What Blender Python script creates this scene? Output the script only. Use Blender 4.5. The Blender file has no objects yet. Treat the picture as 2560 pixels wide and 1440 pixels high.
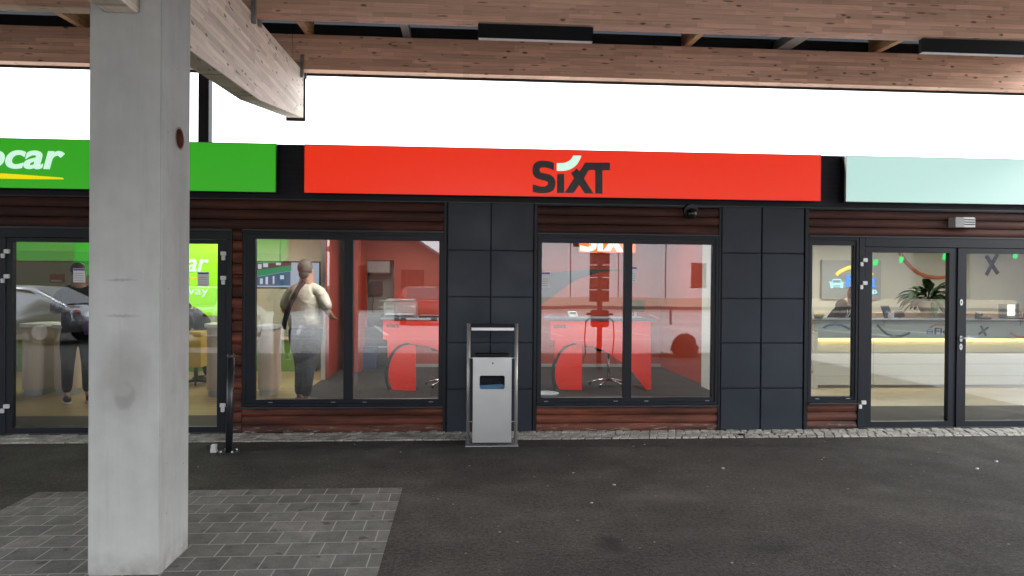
import bpy, bmesh, math, random
from mathutils import Vector, Matrix, Euler
random.seed(7)
R = math.radians
# ------------------------------------------------------------ camera
F = 1775.0; YAW = 0.07070686; PIT = -0.00578423; ROL = 0.00746321; HC = 1.6
scn = bpy.context.scene
cd = bpy.data.cameras.new('camera'); cam = bpy.data.objects.new('camera', cd); scn.collection.objects.link(cam)
cd.sensor_width = 36; cd.lens = 36*F/2560; cd.clip_end = 2000; cd.clip_start = 0.05
fw = Vector((math.sin(YAW)*math.cos(PIT), math.cos(YAW)*math.cos(PIT), math.sin(PIT)))
rt = Vector((math.cos(YAW), -math.sin(YAW), 0)); up = rt.cross(fw)
# roll
def ray(px, py):
    u = (px-1280)/F; v = (720-py)/F
    c, s = math.cos(ROL), math.sin(ROL); u, v = c*u-s*v, s*u+c*v
    c, s = math.cos(PIT), math.sin(PIT); f_, w = c-s*v, s+c*v
    c, s = math.cos(YAW), math.sin(YAW)
    return Vector((c*u+s*f_, -s*u+c*f_, w))
c0 = ray(1280, 720).normalized(); cr = (ray(1281, 720)-ray(1280, 720)).normalized(); cu = cr.cross(c0).normalized()
cam.matrix_world = Matrix(((cr.x, cu.x, -c0.x, 0), (cr.y, cu.y, -c0.y, 0), (cr.z, cu.z, -c0.z, HC), (0, 0, 0, 1)))
scn.camera = cam
def at(px, py, Y):                      # measured point of the photo on the upright plane y = Y
    r = ray(px, py); return Vector((r.x/r.y*Y, Y, r.z/r.y*Y+HC))
def X(px, py, Y): return at(px, py, Y).x
def Z(px, py, Y): return at(px, py, Y).z
# ------------------------------------------------------------ world, sun, exposure
SUN_EL, SUN_AZ = R(35), R(115)
w = bpy.data.worlds.new('World'); scn.world = w; w.use_nodes = True
nt = w.node_tree; nt.nodes.clear()
sky = nt.nodes.new('ShaderNodeTexSky'); sky.sky_type = 'NISHITA'; sky.sun_disc = False
sky.sun_elevation = SUN_EL; sky.sun_rotation = SUN_AZ; sky.air_density = 1.2; sky.dust_density = 3.0; sky.ozone_density = 1.0
hs = nt.nodes.new('ShaderNodeHueSaturation'); hs.inputs['Saturation'].default_value = 0.22
mx = nt.nodes.new('ShaderNodeMixRGB'); mx.inputs[0].default_value = 0.6; mx.inputs[2].default_value = (6.6, 6.9, 7.3, 1)
bg = nt.nodes.new('ShaderNodeBackground'); bg.inputs[1].default_value = 0.12
wo = nt.nodes.new('ShaderNodeOutputWorld')
nt.links.new(sky.outputs[0], hs.inputs['Color']); nt.links.new(hs.outputs[0], mx.inputs[1])
nt.links.new(mx.outputs[0], bg.inputs[0]); nt.links.new(bg.outputs[0], wo.inputs[0])
sl = bpy.data.lights.new('sun', 'SUN'); sl.energy = 0.7; sl.angle = R(20); sl.color = (1, .97, .93)
so = bpy.data.objects.new('sun', sl); scn.collection.objects.link(so)
so.rotation_euler = Euler((R(90)-SUN_EL, 0, math.pi-SUN_AZ+math.pi), 'XYZ'); so.location = (0, -20, 30)
scn.view_settings.view_transform = 'Standard'; scn.view_settings.look = 'None'
EX = 2.5; scn.view_settings.exposure = EX; scn.view_settings.gamma = 1; scn.view_settings.use_curve_mapping = False
EXPO = 2**EX
scn.render.engine = 'CYCLES'; scn.cycles.max_bounces = 10; scn.cycles.transparent_max_bounces = 12
scn.cycles.caustics_reflective = False; scn.cycles.caustics_refractive = False; scn.cycles.sample_clamp_indirect = 6
# ------------------------------------------------------------ helpers
C = scn.collection
class MB:
    def __init__(s): s.v = []; s.f = []; s.m = []; s.mi = 0
    def add(s, vs, fs):
        b = len(s.v); s.v += [tuple(v) for v in vs]
        for f in fs: s.f.append([b+i for i in f]); s.m.append(s.mi)
        return s
    def box(s, x0, x1, y0, y1, z0, z1):
        if x0 > x1: x0, x1 = x1, x0
        if y0 > y1: y0, y1 = y1, y0
        if z0 > z1: z0, z1 = z1, z0
        return s.add([(x0,y0,z0),(x1,y0,z0),(x1,y1,z0),(x0,y1,z0),(x0,y0,z1),(x1,y0,z1),(x1,y1,z1),(x0,y1,z1)],
                     [(0,3,2,1),(4,5,6,7),(0,1,5,4),(1,2,6,5),(2,3,7,6),(3,0,4,7)])
    def prism(s, poly, a, b, axis='y'):     # poly in the two other axes
        n = len(poly)
        def P(p, t): return {'y': (p[0], t, p[1]), 'x': (t, p[0], p[1]), 'z': (p[0], p[1], t)}[axis]
        vs = [P(p, a) for p in poly]+[P(p, b) for p in poly]
        fs = [list(range(n)), list(range(2*n-1, n-1, -1))]+[(i, i+n, (i+1) % n+n, (i+1) % n) for i in range(n)]
        return s.add(vs, fs)
    def tube(s, pts, r, n=10, caps=True):
        pts = [Vector(p) for p in pts]; rs = r if isinstance(r, (list, tuple)) else [r]*len(pts)
        vs = []; fs = []; prev = None
        for i, p in enumerate(pts):
            t = (pts[min(i+1, len(pts)-1)]-pts[max(i-1, 0)]).normalized()
            if prev is None:
                a = t.orthogonal().normalized()
                if abs(t.z) > .99: a = Vector((1, 0, 0))
            else: a = (prev-t*prev.dot(t)).normalized()
            prev = a; b = t.cross(a)
            for k in range(n):
                g = 2*math.pi*k/n+math.pi/n; vs.append(p+(a*math.cos(g)+b*math.sin(g))*rs[i])
        for i in range(len(pts)-1):
            for k in range(n): fs.append((i*n+k, i*n+(k+1) % n, (i+1)*n+(k+1) % n, (i+1)*n+k))
        if caps: fs.append(list(range(n))[::-1]); fs.append([(len(pts)-1)*n+k for k in range(n)])
        return s.add(vs, fs)
    def lathe(s, c, prof, n=24):
        vs = []; fs = []
        for r, z in prof:
            for k in range(n):
                g = 2*math.pi*k/n; vs.append((c[0]+r*math.cos(g), c[1]+r*math.sin(g), c[2]+z))
        for i in range(len(prof)-1):
            for k in range(n): fs.append((i*n+k, i*n+(k+1) % n, (i+1)*n+(k+1) % n, (i+1)*n+k))
        return s.add(vs, fs)
    def ball(s, c, r, n=14, m=9):
        rx, ry, rz = r if isinstance(r, tuple) else (r, r, r)
        vs = []; fs = []
        for j in range(m+1):
            t = math.pi*j/m
            for k in range(n):
                g = 2*math.pi*k/n; vs.append((c[0]+rx*math.sin(t)*math.cos(g), c[1]+ry*math.sin(t)*math.sin(g), c[2]-rz*math.cos(t)))
        for j in range(m):
            for k in range(n): fs.append((j*n+k, j*n+(k+1) % n, (j+1)*n+(k+1) % n, (j+1)*n+k))
        return s.add(vs, fs)
    def build(s, name, mt, parent=None, bevel=0, smooth=False, seg=2):
        me = bpy.data.meshes.new(name); me.from_pydata(s.v, [], s.f)
        for m_ in (mt if isinstance(mt, (list, tuple)) else [mt]): me.materials.append(m_)
        if s.mi or any(s.m):
            for p, i in zip(me.polygons, s.m): p.material_index = i
        bm = bmesh.new(); bm.from_mesh(me)
        bmesh.ops.remove_doubles(bm, verts=bm.verts, dist=1e-6)
        bmesh.ops.recalc_face_normals(bm, faces=bm.faces)
        if bevel: bmesh.ops.bevel(bm, geom=[e for e in bm.edges if len(e.link_faces) == 2 and e.calc_face_angle(0) > .5], offset=bevel, segments=seg, affect='EDGES', clamp_overlap=True)
        bm.to_mesh(me); bm.free()
        if smooth:
            for p in me.polygons: p.use_smooth = True
        return link(name, me, parent)
def link(name, me, parent=None):
    o = bpy.data.objects.new(name, me); C.objects.link(o)
    if parent is not None:
        o.parent = parent
        root = parent
        while root.parent is not None: root = root.parent
        if not root.get('_local'): o.matrix_parent_inverse = wm(parent).inverted()
    return o
def wm(o):
    m = Matrix.LocRotScale(o.location, o.rotation_euler, o.scale)
    return (wm(o.parent) @ o.matrix_parent_inverse @ m) if o.parent else m
def tag(o, label=None, cat=None, group=None, kind=None):
    if label: o['label'] = label
    if cat: o['category'] = cat
    if group: o['group'] = group
    if kind: o['kind'] = kind
    return o
def thing(name, label, cat, loc=(0, 0, 0), group=None, rz=0):
    o = bpy.data.objects.new(name, None); C.objects.link(o); o.location = loc; o.rotation_euler = (0, 0, rz); o.empty_display_size = .1
    return tag(o, label, cat, group)
LOCAL = []
def lthing(*a, **k):                     # parts given in local coordinates
    o = thing(*a, **k); o['_local'] = 1; LOCAL.append(o); return o
def copy_tree(o, parent=None):
    c = o.copy(); C.objects.link(c)
    if parent: c.parent = parent
    for ch in list(o.children): copy_tree(ch, c)
    return c
def from_obj(o):
    dg = bpy.context.evaluated_depsgraph_get(); dg.update()
    me = bpy.data.meshes.new_from_object(o.evaluated_get(dg)); return me
def text_mesh(body, size, ext=.01, offset=0, shear=0, space=1):
    cu_ = bpy.data.curves.new('lettering', 'FONT'); cu_.body = body; cu_.size = size; cu_.extrude = ext; cu_.offset = offset; cu_.shear = shear; cu_.space_character = space
    o = bpy.data.objects.new('lettering', cu_); C.objects.link(o)
    me = from_obj(o); bpy.data.objects.remove(o); bpy.data.curves.remove(cu_)
    return me
def text(name, body, x0, x1, zb, zt, y, mt, parent, ext=.01, offset=0, shear=0, space=1):
    me = text_mesh(body, 1, .0, offset, shear, space)
    xs = [v.co.x for v in me.vertices]; ys = [v.co.y for v in me.vertices]; bpy.data.meshes.remove(me)
    me = text_mesh(body, 1, .01, offset, shear, space)
    sx = (x1-x0)/(max(xs)-min(xs)); sz = (zt-zb)/(max(ys)-min(ys)); mxs = min(xs); mys = min(ys)
    for v in me.vertices: v.co = (x0+(v.co.x-mxs)*sx, y-v.co.z/.01*ext, zb+(v.co.y-mys)*sz)
    me.materials.append(mt); return link(name, me, parent)
def skin(name, pts, edges, rad, mt, parent=None, sub=1, root=0):
    me = bpy.data.meshes.new(name); me.from_pydata([tuple(p) for p in pts], edges, [])
    o = bpy.data.objects.new(name, me); C.objects.link(o)
    md = o.modifiers.new('s', 'SKIN'); md.use_smooth_shade = True
    for i, r in enumerate(rad):
        me.skin_vertices[0].data[i].radius = r if isinstance(r, tuple) else (r, r)
        me.skin_vertices[0].data[i].use_root = (i == root)
    s_ = o.modifiers.new('u', 'SUBSURF'); s_.levels = sub; s_.render_levels = sub
    m2 = from_obj(o); bpy.data.objects.remove(o)
    for p in m2.polygons: p.use_smooth = True
    m2.materials.clear(); m2.materials.append(mt)
    return link(name, m2, parent)
# ------------------------------------------------------------ materials
def N(t, k, **kw):
    n = t.nodes.new('ShaderNode'+k)
    for a, b in kw.items(): setattr(n, a, b)
    return n
class Mat:
    def __init__(s, name, col=(.5, .5, .5), rough=.6, metal=0, spec=.5):
        s.m = bpy.data.materials.new(name); s.m.use_nodes = True; s.t = s.m.node_tree
        s.b = s.t.nodes['Principled BSDF']; s.b.inputs['Base Color'].default_value = (*col, 1)
        s.b.inputs['Roughness'].default_value = rough; s.b.inputs['Metallic'].default_value = metal
        s.b.inputs['Specular IOR Level'].default_value = spec; s.col = col; s._c = None; s._h = None
        s.tc = N(s.t, 'TexCoord').outputs['Object']
    def L(s, a, b): s.t.links.new(a, b)
    def coords(s, scale=(1, 1, 1), rot=(0, 0, 0), loc=(0, 0, 0)):
        mp = N(s.t, 'Mapping'); mp.inputs['Scale'].default_value = scale; mp.inputs['Rotation'].default_value = rot; mp.inputs['Location'].default_value = loc
        s.L(s.tc, mp.inputs[0]); return mp.outputs[0]
    def noise(s, scale, co=None, detail=4, rough=.55, dist=0):
        n = N(s.t, 'TexNoise'); n.inputs['Scale'].default_value = scale; n.inputs['Detail'].default_value = detail; n.inputs['Roughness'].default_value = rough; n.inputs['Distortion'].default_value = dist
        s.L(co or s.tc, n.inputs['Vector']); return n.outputs[0]
    def ramp(s, v, a, b, c0=(0, 0, 0), c1=(1, 1, 1)):
        r = N(s.t, 'ValToRGB'); r.color_ramp.elements[0].position = a; r.color_ramp.elements[1].position = b
        r.color_ramp.elements[0].color = (*c0, 1); r.color_ramp.elements[1].color = (*c1, 1); s.L(v, r.inputs[0]); return r.outputs[0]
    def cur(s):
        if s._c is None:
            r = N(s.t, 'RGB'); r.outputs[0].default_value = (*s.col, 1); s._c = r.outputs[0]
        return s._c
    def mixcol(s, fac, col, mode='MIX', amt=1):
        m = N(s.t, 'MixRGB'); m.blend_type = mode
        if amt != 1:
            k = N(s.t, 'Math', operation='MULTIPLY'); k.inputs[1].default_value = amt; s.L(fac, k.inputs[0]); fac = k.outputs[0]
        if fac is None: m.inputs[0].default_value = 1
        elif isinstance(fac, float): m.inputs[0].default_value = fac
        else: s.L(fac, m.inputs[0])
        s.L(s.cur(), m.inputs[1])
        if isinstance(col, tuple): m.inputs[2].default_value = (*col, 1)
        else: s.L(col, m.inputs[2])
        s._c = m.outputs[0]; s.L(s._c, s.b.inputs['Base Color']); return s
    def vary(s, scale, lo, hi, co=None, detail=4):    # multiply by a noise between lo and hi
        return s.mixcol(1.0, s.ramp(s.noise(scale, co, detail), .3, .7, (lo,)*3, (hi,)*3), 'MULTIPLY')
    def bump(s, v, strength=.3, dist=.01):
        b = N(s.t, 'Bump'); b.inputs['Strength'].default_value = strength; b.inputs['Distance'].default_value = dist; s.L(v, b.inputs['Height'])
        if s._h: s.L(s._h, b.inputs['Normal'])
        s._h = b.outputs[0]; s.L(s._h, s.b.inputs['Normal']); return s
    def rvar(s, scale, a, b, co=None):
        mr = N(s.t, 'MapRange'); mr.inputs['To Min'].default_value = a; mr.inputs['To Max'].default_value = b; mr.inputs['From Min'].default_value = .3; mr.inputs['From Max'].default_value = .7
        s.L(s.noise(scale, co), mr.inputs[0]); s.L(mr.outputs[0], s.b.inputs['Roughness']); return s
    def emit(s, col, st):
        s.b.inputs['Emission Color'].default_value = (*col, 1); s.b.inputs['Emission Strength'].default_value = st; return s
    def blob(s, c, r, soft=.5, wob=.25, wscale=8):   # a stain at a place of its own: 1 inside
        nv = N(s.t, 'TexNoise'); nv.inputs['Scale'].default_value = wscale; s.L(s.tc, nv.inputs['Vector'])
        sc = N(s.t, 'VectorMath', operation='SCALE'); s.L(nv.outputs[1], sc.inputs[0]); sc.inputs['Scale'].default_value = wob
        ad = N(s.t, 'VectorMath', operation='ADD'); s.L(s.tc, ad.inputs[0]); s.L(sc.outputs[0], ad.inputs[1])
        sb = N(s.t, 'VectorMath', operation='SUBTRACT'); s.L(ad.outputs[0], sb.inputs[0]); sb.inputs[1].default_value = tuple(x+wob*.5 for x in c)
        dv = N(s.t, 'VectorMath', operation='DIVIDE'); s.L(sb.outputs[0], dv.inputs[0]); dv.inputs[1].default_value = r
        ln = N(s.t, 'VectorMath', operation='LENGTH'); s.L(dv.outputs[0], ln.inputs[0])
        mr = N(s.t, 'MapRange'); mr.inputs['From Min'].default_value = 1; mr.inputs['From Max'].default_value = 1-soft; s.L(ln.outputs['Value'], mr.inputs[0]); return mr.outputs[0]

def asphalt():
    a = Mat('asphalt', (.046, .042, .038), .82, spec=.3)
    a.vary(.6, .74, 1.22); a.vary(3.5, .85, 1.15); a.vary(38, .5, 1.65, detail=3); a.vary(110, .5, 1.6, detail=1)
    v = N(a.t, 'TexVoronoi'); v.inputs['Scale'].default_value = 38; a.L(a.tc, v.inputs['Vector'])
    sp = a.ramp(v.outputs[0], .07, .14, (1, 1, 1), (0, 0, 0))
    msk = a.ramp(a.noise(23), .56, .62)
    k = N(a.t, 'Math', operation='MULTIPLY'); a.L(sp, k.inputs[0]); a.L(msk, k.inputs[1])
    a.mixcol(k.outputs[0], (.26, .24, .21))
    v2 = N(a.t, 'TexVoronoi'); v2.inputs['Scale'].default_value = 95; a.L(a.tc, v2.inputs['Vector'])
    a.bump(v2.outputs[0], .5, .006); a.bump(a.noise(14), .25, .01)
    for c, r, col, am in (((.92, 4.33, 0), (.13, .2, 1), (.008, .008, .008), .85), ((1.9, 4.2, 0), (.3, .12, 1), (.02, .02, .02), .5), ((1.45, 5.25, 0), (.55, .2, 1), (.11, .1, .095), .4),
                      ((.7, 6.85, 0), (.75, .35, 1), (.022, .02, .018), .6), ((-.9, 6.7, 0), (1.3, .45, 1), (.028, .025, .023), .45), ((2.6, 6.9, 0), (1.2, .3, 1), (.03, .027, .025), .4)):
        a.mixcol(a.blob(c, r, .7, .22, 7), col, amt=am)
    a.rvar(2.2, .62, .92)
    return a.m
def glulam(name, axis, base=(.80, .51, .385)):
    a = Mat(name, base, .62, spec=.3)
    rot = {'x': (R(-90), 0, 0), 'y': (R(-90), 0, R(-90))}[axis]
    # u along the beam, v up
    sp = N(a.t, 'SeparateXYZ'); a.L(a.tc, sp.inputs[0]); cb = N(a.t, 'CombineXYZ')
    a.L(sp.outputs['X' if axis == 'x' else 'Y'], cb.inputs[0]); a.L(sp.outputs['Z'], cb.inputs[1]); a.L(sp.outputs['Y' if axis == 'x' else 'X'], cb.inputs[2]); uv = cb.outputs[0]
    def mp(sc, loc=(0, 0, 0)):
        m_ = N(a.t, 'Mapping'); m_.inputs['Scale'].default_value = sc; m_.inputs['Location'].default_value = loc; a.L(uv, m_.inputs[0]); return m_.outputs[0]
    for (wd, lo, hi, off, of2) in ((.9, .80, 1.12, .37, 0), (.37, .9, 1.07, .6, .3)):
        b = N(a.t, 'TexBrick'); b.offset = off; b.offset_frequency = 3; b.squash = .62; b.squash_frequency = 2
        b.inputs['Scale'].default_value = 1; b.inputs['Mortar Size'].default_value = .0; b.inputs['Brick Width'].default_value = wd; b.inputs['Row Height'].default_value = .04
        b.inputs['Color1'].default_value = (lo, lo*.99, lo*.97, 1); b.inputs['Color2'].default_value = (hi,)*3+(1,)
        a.L(mp((1, 1, 0), (of2, 0, 0)), b.inputs[0]); a.mixcol(1.0, b.outputs[0], 'MULTIPLY')
    b = N(a.t, 'TexBrick'); b.inputs['Scale'].default_value = 1; b.inputs['Mortar Size'].default_value = .0012; b.inputs['Mortar Smooth'].default_value = .3; b.inputs['Brick Width'].default_value = 50; b.inputs['Row Height'].default_value = .04
    a.L(mp((1, 1, 0)), b.inputs[0]); a.mixcol(b.outputs['Fac'], (.2, .12, .08), amt=.35)
    a.mixcol(1.0, a.ramp(a.noise(1, mp((3, 90, 30)), 5), .3, .72, (.86, .84, .82), (1.1, 1.1, 1.1)), 'MULTIPLY')
    # knots
    for sc, seed, th, am in (((7, 17, 17), 0, .13, .8), ((3.6, 25, 25), 5, .11, .75)):
        v = N(a.t, 'TexVoronoi'); v.inputs['Scale'].default_value = 1; v.inputs['Randomness'].default_value = 1
        ds = N(a.t, 'VectorMath', operation='ADD'); a.L(mp(sc, (seed, seed, seed)), ds.inputs[0])
        nn = N(a.t, 'TexNoise'); nn.inputs['Scale'].default_value = 3; a.L(mp(sc), nn.inputs['Vector']); q = N(a.t, 'VectorMath', operation='SCALE'); q.inputs['Scale'].default_value = .22; a.L(nn.outputs[1], q.inputs[0]); a.L(q.outputs[0], ds.inputs[1]); a.L(ds.outputs[0], v.inputs['Vector'])
        k = a.ramp(v.outputs[0], th, th+.1, (1, 1, 1), (0, 0, 0))
        wn = a.ramp(v.outputs[1], .52, .56)   # only some cells
        m_ = N(a.t, 'Math', operation='MULTIPLY'); a.L(k, m_.inputs[0]); a.L(wn, m_.inputs[1])
        a.mixcol(m_.outputs[0], (.09, .042, .03), amt=am)
    a.bump(a.noise(1, mp((4, 160, 60)), 3), .12, .003)
    return a.m
def cladding():
    a = Mat('stained_log_cladding', (.14, .045, .029), .6, spec=.2)
    co = a.coords((1.2, 6, 26)); a.vary(1, .45, 1.5, co, 5)
    a.vary(3.5, .6, 1.35, a.coords((.6, 1, 3.2)))
    dk = a.ramp(a.noise(1, a.coords((.55, 1, 4.5), loc=(3, 0, 1)), 4), .44, .62)
    a.mixcol(dk, (.022, .013, .012), amt=.7)
    # weathering plus painted shade: wood under the eaves band darker than under the windows
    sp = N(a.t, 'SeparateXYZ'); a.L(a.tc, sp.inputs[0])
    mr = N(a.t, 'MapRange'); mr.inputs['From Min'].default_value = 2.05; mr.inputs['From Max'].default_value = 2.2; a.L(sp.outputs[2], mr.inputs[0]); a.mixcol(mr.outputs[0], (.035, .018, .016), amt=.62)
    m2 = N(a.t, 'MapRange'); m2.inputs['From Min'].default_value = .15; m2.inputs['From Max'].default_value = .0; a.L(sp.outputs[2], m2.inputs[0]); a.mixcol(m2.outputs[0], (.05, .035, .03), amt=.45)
    m3 = N(a.t, 'MapRange'); m3.inputs['From Min'].default_value = .09; m3.inputs['From Max'].default_value = .02; a.L(sp.outputs[2], m3.inputs[0])
    q = N(a.t, 'Math', operation='MULTIPLY'); a.L(m3.outputs[0], q.inputs[0]); a.L(a.ramp(a.noise(1, a.coords((9, 9, 60)), 3), .58, .66), q.inputs[1]); a.mixcol(q.outputs[0], (.45, .42, .4), amt=.7)
    a.mixcol(a.ramp(a.noise(1, a.coords((.9, 1, 7), loc=(7, 0, 2)), 5), .62, .74), (.30, .085, .04), amt=.5)
    v = N(a.t, 'TexVoronoi'); v.inputs['Scale'].default_value = 1; a.L(a.coords((2.2, 5, 9)), v.inputs['Vector']); a.mixcol(a.ramp(v.outputs[0], .05, .12, (1, 1, 1), (0, 0, 0)), (.02, .01, .008), amt=.7)
    a.bump(a.noise(1, a.coords((3, 10, 110)), 4), .35, .003)
    return a.m
def concrete():
    a = Mat('cast_concrete', (.405, .41, .40), .75, spec=.3)
    a.vary(1.6, .9, 1.08); a.vary(9, .95, 1.05, detail=8); a.vary(2, .95, 1.05, a.coords((6, 6, .6)))
    v = N(a.t, 'TexVoronoi'); v.inputs['Scale'].default_value = 17; a.L(a.tc, v.inputs['Vector'])
    k = N(a.t, 'Math', operation='MULTIPLY'); a.L(a.ramp(v.outputs[0], .05, .11, (1, 1, 1), (0, 0, 0)), k.inputs[0]); a.L(a.ramp(v.outputs[1], .66, .68), k.inputs[1])
    a.mixcol(k.outputs[0], (.1, .1, .095), amt=.75)
    f = at(310, 940, 3.97); a.mixcol(a.blob((f.x+.02, f.y, f.z-.02), (.19, 1, .27), .7, .12, 10), (.22, .21, .195), amt=.5)
    f = at(312, 990, 3.97); a.mixcol(a.blob((f.x, f.y, f.z), (.065, 1, .085), .3, .035, 16), (.20, .195, .18), amt=.45)
    f = at(308, 975, 3.97); a.mixcol(a.blob((f.x, f.y, f.z), (.055, 1, .045), .4, .03, 20), (.34, .345, .34), amt=.5)
    for (px, py, wx, wz) in ((305, 790, .1, .012), (302, 700, .1, .010)):
        f = at(px, py, 3.97); a.mixcol(a.blob((f.x, f.y, f.z), (wx, 1, wz), .6, .02, 45), (.21, .205, .195), amt=.5)
    sp = N(a.t, 'SeparateXYZ'); a.L(a.tc, sp.inputs[0]); mr = N(a.t, 'MapRange'); mr.inputs['From Min'].default_value = .16; mr.inputs['From Max'].default_value = .0; a.L(sp.outputs[2], mr.inputs[0])
    q = N(a.t, 'Math', operation='MULTIPLY'); a.L(mr.outputs[0], q.inputs[0]); a.L(a.ramp(a.noise(11, detail=6), .35, .7), q.inputs[1]); a.mixcol(q.outputs[0], (.17, .15, .12), amt=.8)
    a.mixcol(a.ramp(a.noise(1, a.coords((14, 14, .9), loc=(2, 2, 0)), 4), .6, .78), (.26, .26, .25), amt=.35)
    a.bump(a.noise(30, detail=6), .2, .005); a.bump(k.outputs[0], -.5, .004)
    return a.m
def pavers():
    a = Mat('concrete_pavers', (.178, .175, .165), .85, spec=.25)
    b = N(a.t, 'TexBrick'); b.offset = .5; b.offset_frequency = 2; b.squash = 1
    b.inputs['Scale'].default_value = 1; b.inputs['Mortar Size'].default_value = .0045; b.inputs['Mortar Smooth'].default_value = .2; b.inputs['Bias'].default_value = 0
    b.inputs['Brick Width'].default_value = .2; b.inputs['Row Height'].default_value = .2
    b.inputs['Color1'].default_value = (.8, .8, .8, 1); b.inputs['Color2'].default_value = (1.15, 1.14, 1.12, 1)
    a.L(a.coords(loc=(.124, .18, 0)), b.inputs[0])
    a.mixcol(1.0, b.outputs[0], 'MULTIPLY'); a.vary(1.2, .72, 1.2); a.vary(9, .8, 1.15); a.vary(90, .85, 1.15, detail=2)
    a.mixcol(a.ramp(a.noise(7, a.coords(loc=(2, 7, 0)), 2), .64, .72), (.045, .042, .04), amt=.65)
    mr = N(a.t, 'MapRange'); mr.inputs['From Min'].default_value = 4.7; mr.inputs['From Max'].default_value = 5.6; sp = N(a.t, 'SeparateXYZ'); a.L(a.tc, sp.inputs[0]); a.L(sp.outputs[1], mr.inputs[0])
    a.mixcol(b.outputs['Fac'], (.42, .41, .38), amt=.85)
    a.bump(b.outputs['Fac'], -.6, .006); a.bump(a.noise(60), .2, .003)
    return a.m
M = {}
def mk(name, col, rough=.6, metal=0, spec=.5, v=None, **k):
    a = Mat(name, col, rough, metal, spec)
    if v: a.vary(v[0], v[1], v[2])
    M[name] = a.m; return a
M['asphalt'] = asphalt(); M['wood_x'] = glulam('glulam_spruce_purlin', 'x'); M['wood_y'] = glulam('glulam_spruce_beam', 'y', (.84, .72, .62)); M['rafter'] = glulam('spruce_rafter', 'y', (.6, .36, .2))
M['clad'] = cladding(); M['concrete'] = concrete(); M['pavers'] = pavers()
mk('cassette', (.023, .030, .042), .42, 0, .26, (1.2, .78, 1.25)).rvar(3, .32, .5)
mk('frame', (.007, .010, .016), .42, 0, .28, (3, .85, 1.15))
mk('frame_edge', (.03, .034, .042), .4, .0, .4)
mk('fascia', (.010, .0095, .016), .55, 0, .25, (2, .8, 1.2))
mk('deck', (.006, .007, .009), .5); mk('steel_grey', (.34, .36, .38), .38, .7, v=(20, .8, 1.15)); mk('galv', (.28, .30, .32), .42, .6, v=(30, .8, 1.2))
mk('lamp_black', (.008, .009, .012), .5, spec=.2); mk('diffuser', (.9, .91, .92), .5)
mk('stainless', (.56, .57, .58), .33, .75, v=(1.5, .88, 1.06)); mk('stainless_rod', (.42, .41, .40), .45, .6)
mk('dark_void', (.012, .013, .016), .7); mk('blue_liner', (.05, .16, .28), .4)
mk('bollard', (.016, .018, .022), .35); mk('hinge', (.62, .63, .65), .35, .2); mk('alu', (.65, .65, .65), .3, .9)
mk('sett', (.27, .26, .24), .85, 0, .3, (5, .6, 1.3)).bump(M['x'] if 'x' in M else Mat('tmp').noise(1), 0) if False else None
a = Mat('granite_setts', (.34, .33, .30), .85); a.vary(6, .55, 1.35); a.vary(50, .75, 1.25, detail=2); a.bump(a.noise(40), .4, .004); M['sett'] = a.m
mk('pipe_red', (.17, .055, .03), .6); mk('white_wall', (.62, .6, .55), .8, v=(1.5, .95, 1.03)); mk('beige_wall', (.50, .485, .42), .8, v=(1.2, .93, 1.04))
mk('orange_wall', (.33, .042, .02), .6, v=(1.1, .9, 1.08)); mk('orange_paint', (.95, .030, .008), .35); mk('swoosh', (.03, .035, .04), .5)
mk('carpet', (.028, .025, .024), .95, v=(3, .8, 1.2)); mk('mat', (.055, .05, .035), .95, v=(60, .8, 1.2)); mk('light_floor', (.52, .47, .35), .35, v=(2, .9, 1.05))
a = Mat('wood_floor', (.36, .27, .14), .35); a.vary(1, .75, 1.15, a.coords((1, 9, 1))); M['wood_floor'] = a.m
mk('ceiling', (.6, .6, .58), .9); mk('lime', (.22, .55, .01), .5).emit((.27, .75, .01), .9/EXPO*.9); mk('green_wall', (.14, .28, .03), .6); mk('green_sign', (.05, .4, .03), .5)
mk('desk_white', (.66, .68, .64), .4); mk('desk_beige', (.55, .45, .36), .5, v=(3, .95, 1.03)); mk('plinth', (.4, .42, .42), .35, .3); mk('ring_grey', (.2, .2, .19), .6); mk('band', (.36, .42, .43), .5)
mk('navy', (.02, .045, .11), .5); mk('mid_blue', (.06, .16, .33), .5); mk('terracotta', (.42, .12, .05), .6); mk('ink', (.022, .018, .05), .5)
mk('worktop', (.10, .12, .15), .4); mk('counter_wood', (.3, .2, .14), .5); mk('black_plastic', (.012, .012, .013), .4); mk('grey_panel', (.3, .31, .3), .6)
mk('paper', (.75, .76, .8), .7); mk('purple', (.17, .06, .3), .5); mk('chrome', (.7, .7, .72), .15, 1); mk('cabinet', (.2, .22, .2), .5); mk('bin_white', (.6, .65, .68), .5)
mk('leaf', (.018, .045, .014), .45, v=(9, .7, 1.4)); mk('pot', (.5, .48, .42), .6); mk('sweets', (.55, .38, .04), .4); mk('leather', (.02, .02, .022), .5); mk('screen_green', (.02, .2, .1), .4)
mk('skin_tone', (.45, .24, .17), .55); mk('skin_light', (.55, .33, .25), .55); mk('hair_dark', (.025, .015, .01), .6); mk('hair_brown', (.14, .07, .035), .6); mk('hair_grey', (.13, .115, .10), .8, v=(60, .7, 1.3))
mk('shirt_beige', (.62, .57, .48), .8, v=(9, .8, 1.08)).bump(M0.noise(5), 0) if False else None
a = Mat('shirt_beige', (.64, .59, .49), .85); a.vary(6, .85, 1.08); a.bump(a.noise(1, a.coords((6, 6, 9), rot=(.5, .5, 0)), 2, .5, 1.2), .45, .04); M['shirt_beige'] = a.m; mk('denim', (.04, .075, .14), .8); mk('trousers_grey', (.055, .062, .075), .85, v=(6, .8, 1.2)); mk('cloth_black', (.008, .008, .010), .85, spec=.1)
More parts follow.
